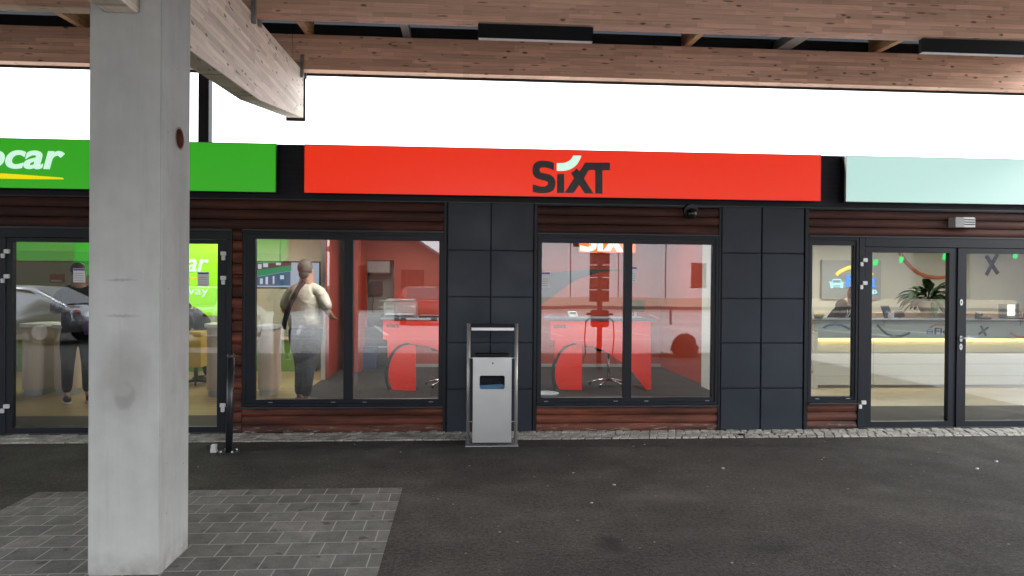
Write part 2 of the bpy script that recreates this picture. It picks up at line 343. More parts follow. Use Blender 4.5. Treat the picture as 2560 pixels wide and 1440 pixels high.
a = Mat('trousers_grey', (.032, .036, .045), .85); a.bump(a.noise(1, a.coords((7, 7, 12)), 3, .5, 1), .9, .04); M['trousers_grey'] = a.m; mk('shoe', (.02, .02, .02), .5); mk('blue_cloth', (.03, .06, .17), .8)
mk('strap', (.03, .022, .022), .6); mk('lanyard', (.6, .6, .58), .7); mk('rock', (.05, .035, .028), .9, v=(4, .6, 1.4)); mk('grass', (.1, .14, .03), .9)
mk('car_silver', (.45, .47, .5), .25, .7); mk('car_white', (.7, .7, .7), .25, .1); mk('car_red', (.3, .02, .015), .25, .1); mk('car_black', (.015, .016, .018), .2, .1); mk('car_glass', (.01, .012, .014), .08); mk('tyre', (.015, .015, .015), .8)
mk('pale_cladding', (.70, .70, .70), .6, v=(.4, .95, 1.03)); mk('barn_red', (.14, .045, .03), .7, v=(.5, .8, 1.2)); mk('brick', (.2, .07, .05), .8, v=(2, .8, 1.2)); mk('low_wall', (.50, .42, .32), .8); mk('rail', (.12, .11, .11), .5, .6); mk('line', (.7, .7, .7), .7)
mk('roof_gravel', (.5, .49, .46), .9, v=(8, .85, 1.1)); mk('roof_grey', (.12, .12, .13), .6); mk('timber_dark', (.16, .09, .05), .8); mk('white_pilaster', (.66, .7, .66), .5)
def em(name, col, disp, base=None):     # a thing that gives off light, disp = brightness as it shows
    a = Mat(name, base or tuple(c*.3 for c in col), .35); a.emit(col, disp/EXPO); M[name] = a.m; return a
em('sign_green', (.035, .42, .016), .78, (.02, .12, .01)); em('sign_red', (.82, .026, .004), .88, (.22, .012, .006)); em('sign_pale', (.52, .82, .75), .80, (.2, .25, .24))
em('let_white', (.62, .9, .75), .95); em('let_yellow', (.9, .75, .0), .9); mk('let_dark', (.042, .042, .044), .45)
em('neon_white', (.95, .9, .82), 1.6); em('neon_orange', (1, .16, .01), 1.5); em('logo_blue', (.08, .3, .95), 1.3); em('logo_ice', (.45, .85, 1), 1.3); em('logo_yellow', (1, .72, .12), 1.3); em('led_warm', (1, .70, .22), 24); em('green_glow', (.05, .9, .2), 1.1); em('screen', (1, .95, .82), 1.5)
em('ceiling_lamp', (1, .95, .84), 8.0); em('ceiling_lamp_low', (1, .93, .82), 5.0); em('ceiling_lamp_mid', (1, .95, .88), 25.0); em('ceiling_lamp_rear', (1, .95, .84), 29.0); em('ceiling_lamp_soft', (1, .93, .78), 22.0)
def glass(name, base=.13, tint=(.93, .95, .95)):
    m = bpy.data.materials.new(name); m.use_nodes = True; t = m.node_tree; t.nodes.clear()
    o = N(t, 'OutputMaterial'); mxs = N(t, 'MixShader'); tr = N(t, 'BsdfTransparent'); gl = N(t, 'BsdfGlossy'); gl.inputs['Roughness'].default_value = .0
    tr.inputs[0].default_value = (*tint, 1); gl.inputs[0].default_value = (.97, .98, 1, 1)
    fr = N(t, 'Fresnel'); fr.inputs[0].default_value = 1.5
    mr = N(t, 'MapRange'); mr.inputs['From Min'].default_value = .04; mr.inputs['From Max'].default_value = 1; mr.inputs['To Min'].default_value = base; mr.inputs['To Max'].default_value = 1
    tc = N(t, 'TexCoord'); nz = N(t, 'TexNoise'); nz.inputs['Scale'].default_value = 1.3; nz.inputs['Detail'].default_value = 1
    bp_ = N(t, 'Bump'); bp_.inputs['Strength'].default_value = .03; bp_.inputs['Distance'].default_value = .02
    t.links.new(tc.outputs['Object'], nz.inputs['Vector']); t.links.new(nz.outputs[0], bp_.inputs['Height']); t.links.new(bp_.outputs[0], gl.inputs['Normal'])
    t.links.new(fr.outputs[0], mr.inputs[0]); t.links.new(mr.outputs[0], mxs.inputs[0]); t.links.new(tr.outputs[0], mxs.inputs[1]); t.links.new(gl.outputs[0], mxs.inputs[2]); t.links.new(mxs.outputs[0], o.inputs[0])
    M[name] = m
glass('glass', .088)
m_ = bpy.data.materials.new('frosted_vent'); m_.use_nodes = True; m_.node_tree.nodes.clear(); _o = N(m_.node_tree, 'OutputMaterial'); _t = N(m_.node_tree, 'BsdfTranslucent'); _t.inputs[0].default_value = (.034, .037, .042, 1); m_.node_tree.links.new(_t.outputs[0], _o.inputs[0]); M['vent'] = m_
# ------------------------------------------------------------ ground
D = 7.62
o = MB().add([(-300, -300, 0), (300, -300, 0), (300, 300, 0), (-300, 300, 0)], [(0, 1, 2, 3)]).build('ground', M['asphalt']); tag(o, kind='structure')
M['road'] = None
a = Mat('car_park_asphalt', (.42, .41, .40), .8, spec=.3); a.vary(.25, .8, 1.15); a.vary(4, .9, 1.1); a.vary(50, .85, 1.15, detail=2); M['road'] = a.m
o = MB().add([(-22, -60, .002), (30, -60, .002), (5.8, -1.0, .002), (-7, -1.0, .002)], [(0, 1, 2, 3)]).build('road', M['road']); tag(o, kind='structure')
o = MB().add([(7.6, -.95, .002), (60, -.95, .002), (60, 60, .002), (14.75, 60, .002), (14.75, 7.2, .002), (7.6, 7.2, .002)], [(0, 1, 2, 3, 4, 5)]).build('bounce_apron', M['road']); tag(o, kind='structure')  # pale apron out of view, added to bounce light onto the beam
# paved patch round the column: left edge follows the asphalt seam
o = MB().add([(-3.18, -.9, .004), (-.449, -.9, .004), (-.449, 5.58, .004), (-3.18, 5.58, .004)], [(0, 1, 2, 3)]).build('pavement', M['pavers']); tag(o, kind='structure')
mb = MB(); y = 7.235
rows = 4
for r in range(rows):
    x = -9.5+random.random()*.1
    while x < 14.6:
        wv = random.uniform(.075, .115); sk = .03+random.uniform(-.01, .01); y0 = y+r*.094; y1 = y0+.088; h = .012+random.uniform(0, .010)
        q = [(x+random.uniform(0, .005), y0+random.uniform(-.004, .006)), (x+wv-.006, y0+random.uniform(-.004, .006)), (x+wv-.006+sk, y1), (x+sk, y1)]
        mb.prism(q, .0, h, 'z'); x += wv
o = mb.build('sett_kerb', M['sett'], bevel=.005, seg=1); tag(o, kind='structure')
o = MB().add([(-9.6, 7.225, .003), (14.7, 7.225, .003), (14.7, 7.63, .003), (-9.6, 7.63, .003)], [(0, 1, 2, 3)]).build('kerb_bed', M['rock']); tag(o, kind='structure')
mb = MB()                                # loose grit and crumbs
for i in range(300):
    px = random.uniform(-3.4, 6); py = random.uniform(2.6, 7.2); s_ = random.choice([.002, .003, .003, .004, .006]) * (1 if random.random() < .93 else 1.7)
    mb.ball((px, py, s_*.4), (s_*random.uniform(.8, 1.8), s_*random.uniform(.7, 1.2), s_*.6), 5, 3)
a = Mat('pale_grit', (.34, .32, .28), .8); M['grit'] = a.m
o = mb.build('grit', M['grit']); tag(o, kind='stuff')
for i, (px, py, lab) in enumerate(((2443, 1173, 'white pebble lying on the asphalt, lower left of two near the right edge'), (2491, 1155, 'white pebble lying on the asphalt, nearest the right edge'), (1807, 1172, 'small beige crumb on the asphalt in front of the dark cassette wall'), (1535, 1214, 'pale leaf-shaped crumb on the asphalt below the middle window'))):
    r_ = ray(px, py); t_ = -HC/r_.z; p_ = r_*t_
    o = MB().ball((0, 0, .006), (.017, .011, .008), 8, 5).build('pebble', M['bin_white' if i < 2 else 'grit'], smooth=True); o.location = (p_.x, p_.y, 0); tag(o, lab, 'pebble')
# ------------------------------------------------------------ shop building (walls, glazing)
B = thing('shop_building', 'long low rental office with dark cassette walls, red-brown log cladding and big shop windows', 'building', (0, D, 0))
XL, XR, YB, ZT = -9.4, 14.4, 14.0, 3.03
# cassette groups
def cassettes(xs, zs):
    mb = MB()
    for i in range(len(xs)-1):
        for j in range(len(zs)-1):
            mb.box(xs[i]+.006, xs[i+1]-.006, D-.004, D+.03, zs[j]+.007, zs[j+1]-.007)
    mb.build('cassette_wall', M['cassette'], B, bevel=.006)
    MB().box(xs[0]-.01, xs[-1]+.01, D+.031, D+.10, .0, zs[-1]).build('panel_joint', M['dark_void'], B)
ZJ = [.0, .469, .968, 1.458, 1.956, 2.47]
cassettes([-.155, .309, .771], ZJ); cassettes([2.842, 3.297, 3.784], ZJ); cassettes([10.26+.46*k for k in range(10)], ZJ)
# fascia above everything, behind the signs
mb = MB(); n = 14
mb.box(XL, XR, D+.005, D+.25, 2.475, ZT)
for k in range(9): mb.box(XL, XR, D-.001, D+.006, 2.56+k*.052, 2.575+k*.052)
mb.build('fascia', M['fascia'], B)
MB().box(XL, XR, D-.02, D+.02, 2.462, 2.474).build('drip_edge', M['frame_edge'], B)
MB().box(XL-.02, XR+.02, D-.012, D+.30, ZT, ZT+.018).build('coping', M['fascia'], B, bevel=.004)
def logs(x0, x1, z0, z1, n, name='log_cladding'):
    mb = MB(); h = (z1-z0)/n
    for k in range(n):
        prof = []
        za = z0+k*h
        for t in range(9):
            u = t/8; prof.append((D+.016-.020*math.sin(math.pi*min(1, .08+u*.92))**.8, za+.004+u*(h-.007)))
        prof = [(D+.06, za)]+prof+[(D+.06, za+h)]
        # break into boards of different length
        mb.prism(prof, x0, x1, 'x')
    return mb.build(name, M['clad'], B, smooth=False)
def trim(x0, x1, z0, z1, t=.02):         # flat dark strip round a cladding field
    mb = MB()
    mb.box(x0-t, x0, D-.012, D+.05, z0, z1); mb.box(x1, x1+t, D-.012, D+.05, z0, z1); mb.box(x0-t, x1+t, D-.012, D+.05, z1, z1+t*.6)
    mb.build('trim', M['frame'], B)
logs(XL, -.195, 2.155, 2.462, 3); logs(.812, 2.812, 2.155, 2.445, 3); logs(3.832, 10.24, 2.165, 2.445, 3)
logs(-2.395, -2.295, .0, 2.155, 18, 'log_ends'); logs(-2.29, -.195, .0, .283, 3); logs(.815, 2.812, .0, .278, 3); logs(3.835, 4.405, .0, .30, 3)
trim(-2.29, -.19, .28, 2.455, .012) if False else None
MB().box(-.193, -.166, D-.01, D+.05, 0, 2.462).build('trim', M['frame'], B); MB().box(.777, .81, D-.01, D+.05, 0, 2.462).build('trim', M['frame'], B)
MB().box(2.814, 2.836, D-.01, D+.05, 0, 2.462).build('trim', M['frame'], B); MB().box(3.79, 3.83, D-.01, D+.05, 0, 2.462).build('trim', M['frame'], B)
MB().box(XL, -2.397, D-.02, D+.05, 2.135, 2.153).build('trim', M['frame_edge'], B); MB().box(-2.295, -.195, D-.02, D+.05, 2.138, 2.153).build('trim', M['frame_edge'], B)
MB().box(.812, 2.812, D-.02, D+.05, 2.138, 2.153).build('trim', M['frame_edge'], B); MB().box(3.832, XR, D-.02, D+.05, 2.148, 2.163).build('trim', M['frame_edge'], B)
MB().box(.812, 2.812, D-.013, D+.05, 2.447, 2.460).build('trim', M['frame'], B); MB().box(3.832, XR, D-.013, D+.05, 2.447, 2.460).build('trim', M['frame'], B)
def window(x0, x1, z0, z1, panes, sill=True, drains=()):
    """outer frame x0..x1, z0..z1; panes = list of (xa,xb,za,zb)"""
    fm = MB(); e = .028
    fm.box(x0, x1, D-.006, D+.07, z1-e, z1); fm.box(x0, x1, D-.006, D+.07, z0, z0+e); fm.box(x0, x0+e, D-.006, D+.07, z0+e, z1-e); fm.box(x1-e, x1, D-.006, D+.07, z0+e, z1-e)
    za, zb = panes[0][2], panes[0][3]
    fm.box(x0+e, x1-e, D+.006, D+.065, zb, z1-e); fm.box(x0+e, x1-e, D+.006, D+.065, z0+e, za)
    xs = [x0+e]+[v for p in panes for v in (p[0], p[1])]+[x1-e]
    for i in range(0, len(xs), 2): fm.box(xs[i], xs[i+1], D+.006, D+.065, za, zb)
    wdw = fm.build('window', M['frame'], B, bevel=.002, seg=1)
    for p in panes: MB().box(p[0]-.01, p[1]+.01, D+.030, D+.034, p[2]-.01, p[3]+.01).build('pane', M['glass'], wdw)
    if sill: MB().box(x0-.005, x1+.005, D-.05, D+.01, z0-.016, z0-.001).build('sill', M['frame_edge'], wdw)
    for dx in drains: MB().box(dx-.022, dx+.022, D-.0005, D+.006, z0+.036, z0+.044).build('drain_cap', M['galv'], wdw)
    return wdw
gz0 = Z(640, 998, D+.03); gz1 = Z(640, 597, D+.03)
xx = [X(p, 800, D+.03) for p in (640, 860, 883, 1097)]
window(-2.29, -.197, .293, 2.135, [(xx[0], xx[1], gz0, gz1), (xx[2], xx[3], gz0, gz1)], drains=(-2.0, -1.35, -1.02, -.32))
xx = [X(p, 800, D+.03) for p in (1353, 1558, 1578.5, 1778)]
gz0 = Z(1560, 992.8, D+.03); gz1 = Z(1560, 609, D+.03)
window(.814, 2.811, .292, 2.135, [(xx[0], xx[1], gz0, gz1), (xx[2], xx[3], gz0, gz1)], drains=(.92, 1.68, 2.02, 2.70))
xx = [X(p, 800, D+.03) for p in (2026.5, 2130)]
window(3.836, 4.408, .31, 2.146, [(xx[0], xx[1], Z(2080, 991, D+.03), Z(2080, 613.5, D+.03))], drains=(3.95, 4.3))
def door(x0, x1, zt, gx0, gx1, gz0, gz1, hinge_x, handle_x=None, lab=None):
    e = .0
    fm = MB(); y0, y1 = D-.004, D+.062
    fm.box(x0, x1, y0, y1, gz1, zt); fm.box(x0, x1, y0, y1, .02, gz0); fm.box(x0, gx0, y0, y1, gz0, gz1); fm.box(gx1, x1, y0, y1, gz0, gz1)
    d_ = fm.build('door', M['frame'], B, bevel=.003, seg=1)
    if lab: d_['label'] = lab
    MB().box(gx0-.01, gx1+.01, D+.028, D+.032, gz0-.01, gz1+.01).build('pane', M['glass'], d_)
    MB().box(x0, x1, D-.02, D-.0045, .012, .028).build('threshold', M['frame_edge'], d_)
    if hinge_x is not None:
        s_ = 1 if hinge_x < (x0+x1)/2 else -1
        for z_ in (1.885, 1.63, .30):
            h = MB(); h.box(hinge_x-.025+.01*s_, hinge_x+.03+.01*s_, D-.03, D-.004, z_-.012, z_+.03); h.box(hinge_x-.035-.01*s_, hinge_x+.0-.01*s_, D-.03, D-.004, z_-.06, z_-.014)
            h.build('hinge', M['hinge'], d_, bevel=.004)
    if handle_x is not None:
        h = MB(); h.prism([(handle_x+.016*math.cos(t), 1.02+.034*math.sin(t)) for t in [k*math.pi/8 for k in range(16)]], D-.014, D-.004)
        h.tube([(handle_x, D-.01, 1.03), (handle_x, D-.06, 1.03), (handle_x+.03, D-.064, 1.03), (handle_x+.15, D-.062, 1.022)], .009, 8)
        h.build('handle', M['hinge'], d_)
        for z_ in (1.43, .93):
            h = MB(); h.prism([(handle_x+.017*math.cos(t), z_+.036*math.sin(t)) for t in [k*math.pi/8 for k in range(16)]], D-.012, D-.004)
            h.mi = 1; h.prism([(handle_x+.006*math.cos(t), z_+.014*math.sin(t)) for t in [k*math.pi/6 for k in range(12)]], D-.013, D-.0115)
            h.build('lock', [M['hinge'], M['dark_void']], d_)
    return d_
# right-hand shop doors
gA = [X(p, 840, D+.03) for p in (2175, 2364, 2410)]
zt_, zb_ = Z(2300, 632, D+.03), Z(2300, 1052, D+.03)
fm = MB(); fm.box(4.412, 4.478, D-.012, D+.07, 0, 2.146); fm.box(4.479, 7.0, D-.012, D+.07, 2.045, 2.146); fm.box(5.530, 5.566, D+.012, D+.07, .02, 2.044); fm.box(6.66, 7.0, D-.012, D+.07, 0, 2.044)
fm.build('door_frame', M['frame'], B, bevel=.002, seg=1)
door(4.482, 5.528, 2.042, gA[0], gA[1]+.01, zb_, zt_, 4.46)
door(5.568, 6.655, 2.042, gA[2], 6.50, zb_, zt_, 6.68, X(2401, 840, D), 'right-hand glass door with a lever handle and two lock plates')
window(7.005, 7.8, .31, 2.146, [(7.1, 7.72, .4, 1.98)]); window(7.82, 10.2, .31, 2.146, [(7.92, 8.98, .4, 1.98), (9.04, 10.1, .4, 1.98)])
logs(7.01, 10.24, .0, .30, 3)
# left-hand shop doors
gB = [X(36, 840, D+.03), X(545.5, 840, D+.03)]
zt_, zb_ = Z(300, 607, D+.03), Z(300, 1067, D+.03)
fm = MB(); fm.box(-4.80, -4.655, D-.012, D+.07, 0, 2.04); fm.box(-4.80, -2.40, D-.012, D+.07, 2.041, 2.134); fm.box(-2.455, -2.40, D-.012, D+.07, 0, 2.04)
fm.build('door_frame', M['frame'], B, bevel=.002, seg=1)
door(-4.653, -3.571, 2.037, gB[0], -3.68, zb_, zt_, -4.65); door(-3.569, -2.457, 2.037, -3.46, gB[1], zb_, zt_, -2.475)
window(-9.3, -4.86, .31, 2.134, [(-9.2, -7.1, .4, 1.98), (-7.0, -4.95, .4, 1.98)]); logs(XL, -4.82, 0, .30, 3)
# shell: back, ends, roof, floors, ceilings
sh = MB(); sh.box(XL-.12, XL, D+.06, YB+.12, 0, ZT-.01); sh.box(XR, XR+.12, D+.06, YB+.12, 0, ZT-.01); sh.box(XL, XR, YB, YB+.12, 0, ZT-.01)
sh.build('outer_wall', M['fascia'], B)
MB().box(XL-.1, XR+.1, D+.26, YB+.1, 2.86, 2.96).build('roof', M['roof_gravel'], B)
MB().box(XL, XR, D+.08, YB, 2.56, 2.60).build('ceiling', M['ceiling'], B)
XP1, XP2 = -2.22, 3.86
yb = 13.55
MB().box(XL, XP1-.05, D+.08, YB, .0, .010).build('floor', M['wood_floor'], B); MB().box(XP1-.05, XP2, D+.08, YB, 0, .011).build('floor', M['carpet'], B); MB().box(XP2, XR, D+.08, YB, 0, .010).build('floor', M['light_floor'], B)
MB().box(-6.5, XP1-.3, D+.10, 8.62, .011, .02).build('door_mat', M['mat'], B); MB().box(XP2+.1, 8, D+.10, 9.02, .011, .02).build('door_mat', M['mat'], B)
# middle room walls (back wall pierced by a doorway to the pantry)
dx0, dx1, dzt = X(883, 800, yb)-.02, X(985, 800, yb), Z(930, 650, yb)
mb = MB(); mb.box(XP1, dx0, yb, yb+.08, 0, 2.56); mb.box(dx1, XP2, yb, yb+.08, 0, 2.56); mb.box(dx0, dx1, yb, yb+.08, dzt, 2.56); mb.build('back_wall', M['orange_wall'], B)
MB().box(XP1-.06, XP1, 11.8, yb, 0, 2.56).build('partition', M['orange_wall'], B); MB().box(XP1-.062, XP1+.002, 11.76, 11.798, 0, 2.56).build('partition_edge', M['alu'], B)
MB().box(XP2, XP2+.06, 10.9, YB, 0, 2.56).build('partition', M['orange_wall'], B); MB().box(XP2-.1, XP2+.06, D+.08, 10.898, 0, 2.56).build('partition', M['white_pilaster'], B)
MB().box(XP1+.001, dx0, yb-.012, yb-.001, 0, .07).build('skirting', M['grey_panel'], B); MB().box(dx1, XP2, yb-.012, yb-.001, 0, .07).build('skirting', M['grey_panel'], B)
MB().box(-1.95, -1.80, 12.8, 13.5, .0, 2.56).build('pilaster', M['orange_wall'], B)
# dark swoosh painted on the middle room's back wall
ys = yb-.006
def zp(z, x, y_=ys, ox=1340, oy=580, s=3.348): return at(ox+z/s, oy+x/s, y_)
upc = [(44, 350), (150, 338), (300, 322), (420, 314), (560, 311), (640, 313), (760, 322)]
loc_ = [(760, 324), (640, 322), (540, 338), (440, 362), (350, 395), (260, 445), (180, 505), (110, 560), (44, 604), (-60, 700), (-60, 352)]
pl_ = [zp(*q) for q in upc+loc_]
MB().prism([(p.x, p.z) for p in pl_], ys, yb-.001).build('wall_mural', M['swoosh'], B)
# left shop back walls
MB().box(XL, XP1-.06, yb, yb+.08, 0, 2.56).build('back_wall', M['beige_wall'], B)
MB().box(X(60, 700, 12.6), X(190, 700, 12.6), 12.6, 12.64, 0, 2.2).build('back_wall', M['green_wall'], B) if False else None
# right shop back wall
MB().box(XP2+.06, XR, yb, yb+.08, 0, 2.56).build('back_wall', M['beige_wall'], B)
# pantry behind the doorway
py0 = YB-.25
MB().box(dx0-.5, dx1+.6, YB-.02, YB-.005, 0, 2.5).build('pantry_wall', M['cabinet'], B)
# unseen backing added behind the cladding joints to stop light leaks
mb = MB(); mb.box(XL, XR, D+.101, D+.12, 2.10, 2.474); mb.build('leak_backing', M['dark_void'], B)
for (xa_, xb_) in ((-.23, -.14), (.75, .84), (2.79, 2.86), (3.77, 3.85), (-2.43, -2.27), (4.40, 4.43)): MB().box(xa_, xb_, D+.121, D+.135, 0, 2.474).build('leak_backing', M['dark_void'], B)
for (xa_, xb_) in ((-2.26, -.24), (.85, 2.78), (3.86, 4.39)): MB().box(xa_, xb_, D+.121, D+.135, .0, .31).build('leak_backing', M['dark_void'], B)
# ceiling lamps (lit, out of view); front middle pair and last panel added as fill
for (x_, y_, w_, l_, m_) in ((-7.3, 9.5, .5, 1.2, 'ceiling_lamp_low'), (-5.2, 11.6, .5, 1.2, 'ceiling_lamp_soft'), (-3.5, 9.5, .5, 1.2, 'ceiling_lamp_low'), (-3.6, 12.2, .5, 1.2, 'ceiling_lamp_soft'),
                       (-1.0, 8.9, .6, 1.2, 'ceiling_lamp_mid'), (1.9, 8.9, .6, 1.2, 'ceiling_lamp_mid'), (-.8, 11.9, .6, 1.2, 'ceiling_lamp_mid'), (2.4, 11.9, .6, 1.2, 'ceiling_lamp_mid'),
                       (5.2, 9.6, .6, 1.2, 'ceiling_lamp'), (7.6, 9.6, .6, 1.2, 'ceiling_lamp'), (5.2, 12.0, .6, 1.2, 'ceiling_lamp_rear'), (7.4, 12.0, .6, 1.2, 'ceiling_lamp_rear'), (10.2, 11.6, .6, 1.2, 'ceiling_lamp_rear')):
    room = 'left shop' if x_ < XP1 else 'middle shop' if x_ < XP2 else 'right shop'
    nm_ = {-7.3: 'far left', -5.2: 'rear left', -3.5: 'front right', -3.6: 'rear right', -1.0: 'front left', 1.9: 'front right', -.8: 'rear left', 2.4: 'rear right', 5.2: 'left', 7.6: 'front right', 7.4: 'rear middle', 10.2: 'rear right'}[x_]
    if x_ == 5.2: nm_ = 'front left' if y_ < 10 else 'rear left'
    t = thing('ceiling_light', 'unseen flat light panel at the %s of the %s ceiling' % (nm_, room), 'ceiling light', (x_, y_, 2.55), 'ceiling lights in the %s' % room)
    MB().box(x_-l_/2, x_+l_/2, y_-w_/2, y_+w_/2, 2.535, 2.553).build('diffuser', M[m_], t)
    f_ = MB(); f_.box(x_-l_/2-.02, x_+l_/2+.02, y_-w_/2-.02, y_-w_/2-.001, 2.53, 2.559); f_.box(x_-l_/2-.02, x_+l_/2+.02, y_+w_/2+.001, y_+w_/2+.02, 2.53, 2.559); f_.build('frame', M['hinge'], t)
# ------------------------------------------------------------ sign boxes
SY = D-.12
def signbox(name, x0, x1, mt, label):
    t = thing(name, label, 'sign', ((x0+x1)/2, D, 2.53)); z0, z1 = 2.527, 3.033
    mb = MB(); mb.box(x0+.004, x1-.004, SY+.012, D-.002, z0+.004, z1-.004); mb.box(x0, x1, SY, SY+.011, z0, z0+.003) if False else None
    mb.build('sign_body', M['fascia'], t)
    MB().box(x0+.006, x1-.006, SY+.001, SY+.011, z0+.006, z1-.006).build('sign_face', M[mt], t)
    mb = MB(); e = .005
    mb.box(x0, x1, SY, SY+.03, z1-e, z1); mb.box(x0, x1, SY, SY+.03, z0, z0+e); mb.box(x0, x0+e, SY, SY+.03, z0+e, z1-e); mb.box(x1-e, x1, SY, SY+.03, z0+e, z1-e)
    mb.build('sign_rim', M[mt+'_rim'], t)
    return t
for a_, c_ in (('sign_green', (.04, .2, .03)), ('sign_red', (.3, .03, .02)), ('sign_pale', (.55, .58, .56))): mk(a_+'_rim', c_, .4)
tg = signbox('green_sign', -8.6, X(690, 420, SY), 'sign_green', 'backlit green sign box with white italic lettering and a yellow swoosh, left of the column')
tr = signbox('red_sign', X(760, 420, SY), X(2053, 440, SY), 'sign_red', 'long backlit red-orange sign box with dark lettering and a pale quarter arc')
tp = signbox('pale_sign', X(2115, 440, SY), X(2115, 440, SY)+5.0, 'sign_pale', 'blank pale mint backlit sign box over the right-hand doors')
def lp(zx, zy, ox, oy, s, y_): p = at(ox+zx/s, oy+zy/s, y_); return (p.x, p.z)
def T(pts, ox=1300, oy=370, s=9.846, y_=SY): return [lp(a_, b_, ox, oy, s, y_) for a_, b_ in pts]
def smooth_poly(pts, closed=True, k=5):  # Catmull-Rom through marked points; a point given with a third value stays a corner
    out = []; n_ = len(pts)
    for i in range(n_):
        p0, p1, p2, p3 = pts[i-1], pts[i], pts[(i+1) % n_], pts[(i+2) % n_]
        if len(p1) > 2: p0 = p1
        if len(p2) > 2: p3 = p2
        if len(p1) > 2 and len(p2) > 2: out.append(p1[:2]); continue
        for j in range(k):
            t = j/k
            out.append(tuple(.5*((2*p1[d])+(-p0[d]+p2[d])*t+(2*p0[d]-5*p1[d]+4*p2[d]-p3[d])*t*t+(-p0[d]+3*p1[d]-3*p2[d]+p3[d])*t**3) for d in (0, 1)))
    return out
def letter(name, polys, mt, parent, y0, y1):
    mb = MB()
    for p in polys: mb.prism(p, y0, y1)
    return mb.build(name, mt, parent)
S_ = [(835, 365, 1), (835, 555, 1), (760, 520), (680, 492), (580, 478), (500, 495), (482, 540), (500, 590), (560, 615), (700, 645), (790, 690), (855, 770), (872, 870), (850, 990), (790, 1060), (700, 1100), (560, 1115), (430, 1105), (310, 1075, 1), (310, 890, 1), (420, 925), (520, 948), (610, 945), (670, 910), (690, 870), (670, 830), (610, 805), (520, 785), (400, 740), (330, 670), (310, 600), (305, 520), (330, 420), (400, 345), (500, 315), (600, 312), (720, 328)]
I_ = [(915, 638), (1088, 638), (1090, 1108), (908, 1105)]
XT_ = [(1245, 610), (1310, 580), (1395, 500), (1460, 575), (1605, 358), (2215, 360), (2215, 548), (2030, 548), (2030, 1128), (1850, 1122), (1850, 545), (1690, 545), (1575, 750), (1810, 1120), (1590, 1118), (1455, 905), (1320, 1108), (1095, 1106), (1330, 745)]
A_ = [(905, 372, 1), (1000, 372), (1100, 362), (1190, 325), (1255, 275), (1312, 185, 1), (1510, 190, 1), (1470, 290), (1410, 390), (1330, 470), (1220, 530), (1110, 558), (1000, 565), (905, 560, 1)]
letter('dark_letters', [T(smooth_poly(S_)), T(I_), T(XT_)], M['let_dark'], tr, SY-.002, SY+.004)
letter('pale_arc', [T(smooth_poly(A_))], M['let_white'], tr, SY-.002, SY+.004)
MB().tube([(X(1411, 380, SY), SY+.02, 3.03), (X(1412, 380, SY), SY+.02, 3.045), (X(1415, 380, SY), SY+.02, 3.052), (X(1418, 380, SY), SY+.02, 3.045), (X(1419, 380, SY), SY+.02, 3.03)], .003, 6).build('eyelet', M['galv'], tr)
# green sign lettering
xr_ = X(162, 400, SY); zb = Z(100, 423.5, SY); zt_l = Z(100, 377, SY)
xl_full = xr_-1.62
t_l = text('white_letters', 'europcar', xl_full, xr_, zb-.080, zt_l+.0, SY-.006, M['let_white'], tg, ext=.006, offset=.020, shear=.22)
sw = [lp(-900, 800, 0, 320, 8, SY), lp(-500, 830, 0, 320, 8, SY), lp(0, 905, 0, 320, 8, SY), lp(600, 945, 0, 320, 8, SY), lp(1250, 995, 0, 320, 8, SY), lp(1278, 1025, 0, 320, 8, SY), lp(600, 1022, 0, 320, 8, SY), lp(0, 1010, 0, 320, 8, SY), lp(-500, 990, 0, 320, 8, SY)]
MB().prism(sw, SY-.003, SY+.004).build('yellow_swoosh', M['let_yellow'], tg)
# ------------------------------------------------------------ fittings on the facade
cx, cz = X(1728, 531, D-.05), Z(1728, 531, D-.05)
t = thing('dome_camera', 'small black dome camera on the log cladding under the red sign', 'camera', (cx, D, cz))
MB().tube([(cx, D+.0, cz+.02), (cx, D-.05, cz+.01)], [.082, .078], 24).build('housing', M['black_plastic'], t, smooth=False)
MB().ball((cx+.008, D-.055, cz-.012), (.058, .05, .058), 20, 12).build('dome', M['car_glass'], t, smooth=True)
MB().tube([(cx, D-.05, cz+.0), (cx, D-.056, cz+.0)], [.070, .066], 24).build('ring', M['lamp_black'], t)
lx0, lx1, lz0, lz1 = X(2366, 555, D), X(2441, 555, D-.08), Z(2400, 568, D-.08), Z(2400, 543, D-.08)
t = thing('wall_light', 'small grey louvred wall light above the right-hand doors', 'wall light', ((lx0+lx1)/2, D, lz0))
pf = [(lx0+.02, D), (lx0+.05, D-.08), (lx0+.14, D-.095), (lx0+.26, D-.09), (lx1, D-.065), (lx1, D)]
MB().prism(pf, lz0, lz1, 'z').build('housing', M['plinth'], t, bevel=.004)
mb = MB()
for k in range(3): mb.box(lx0+.14, lx1-.03, D-.0975, D-.09, lz0+.026+k*.026, lz0+.036+k*.026)
mb.build('louvre', M['dark_void'], t)
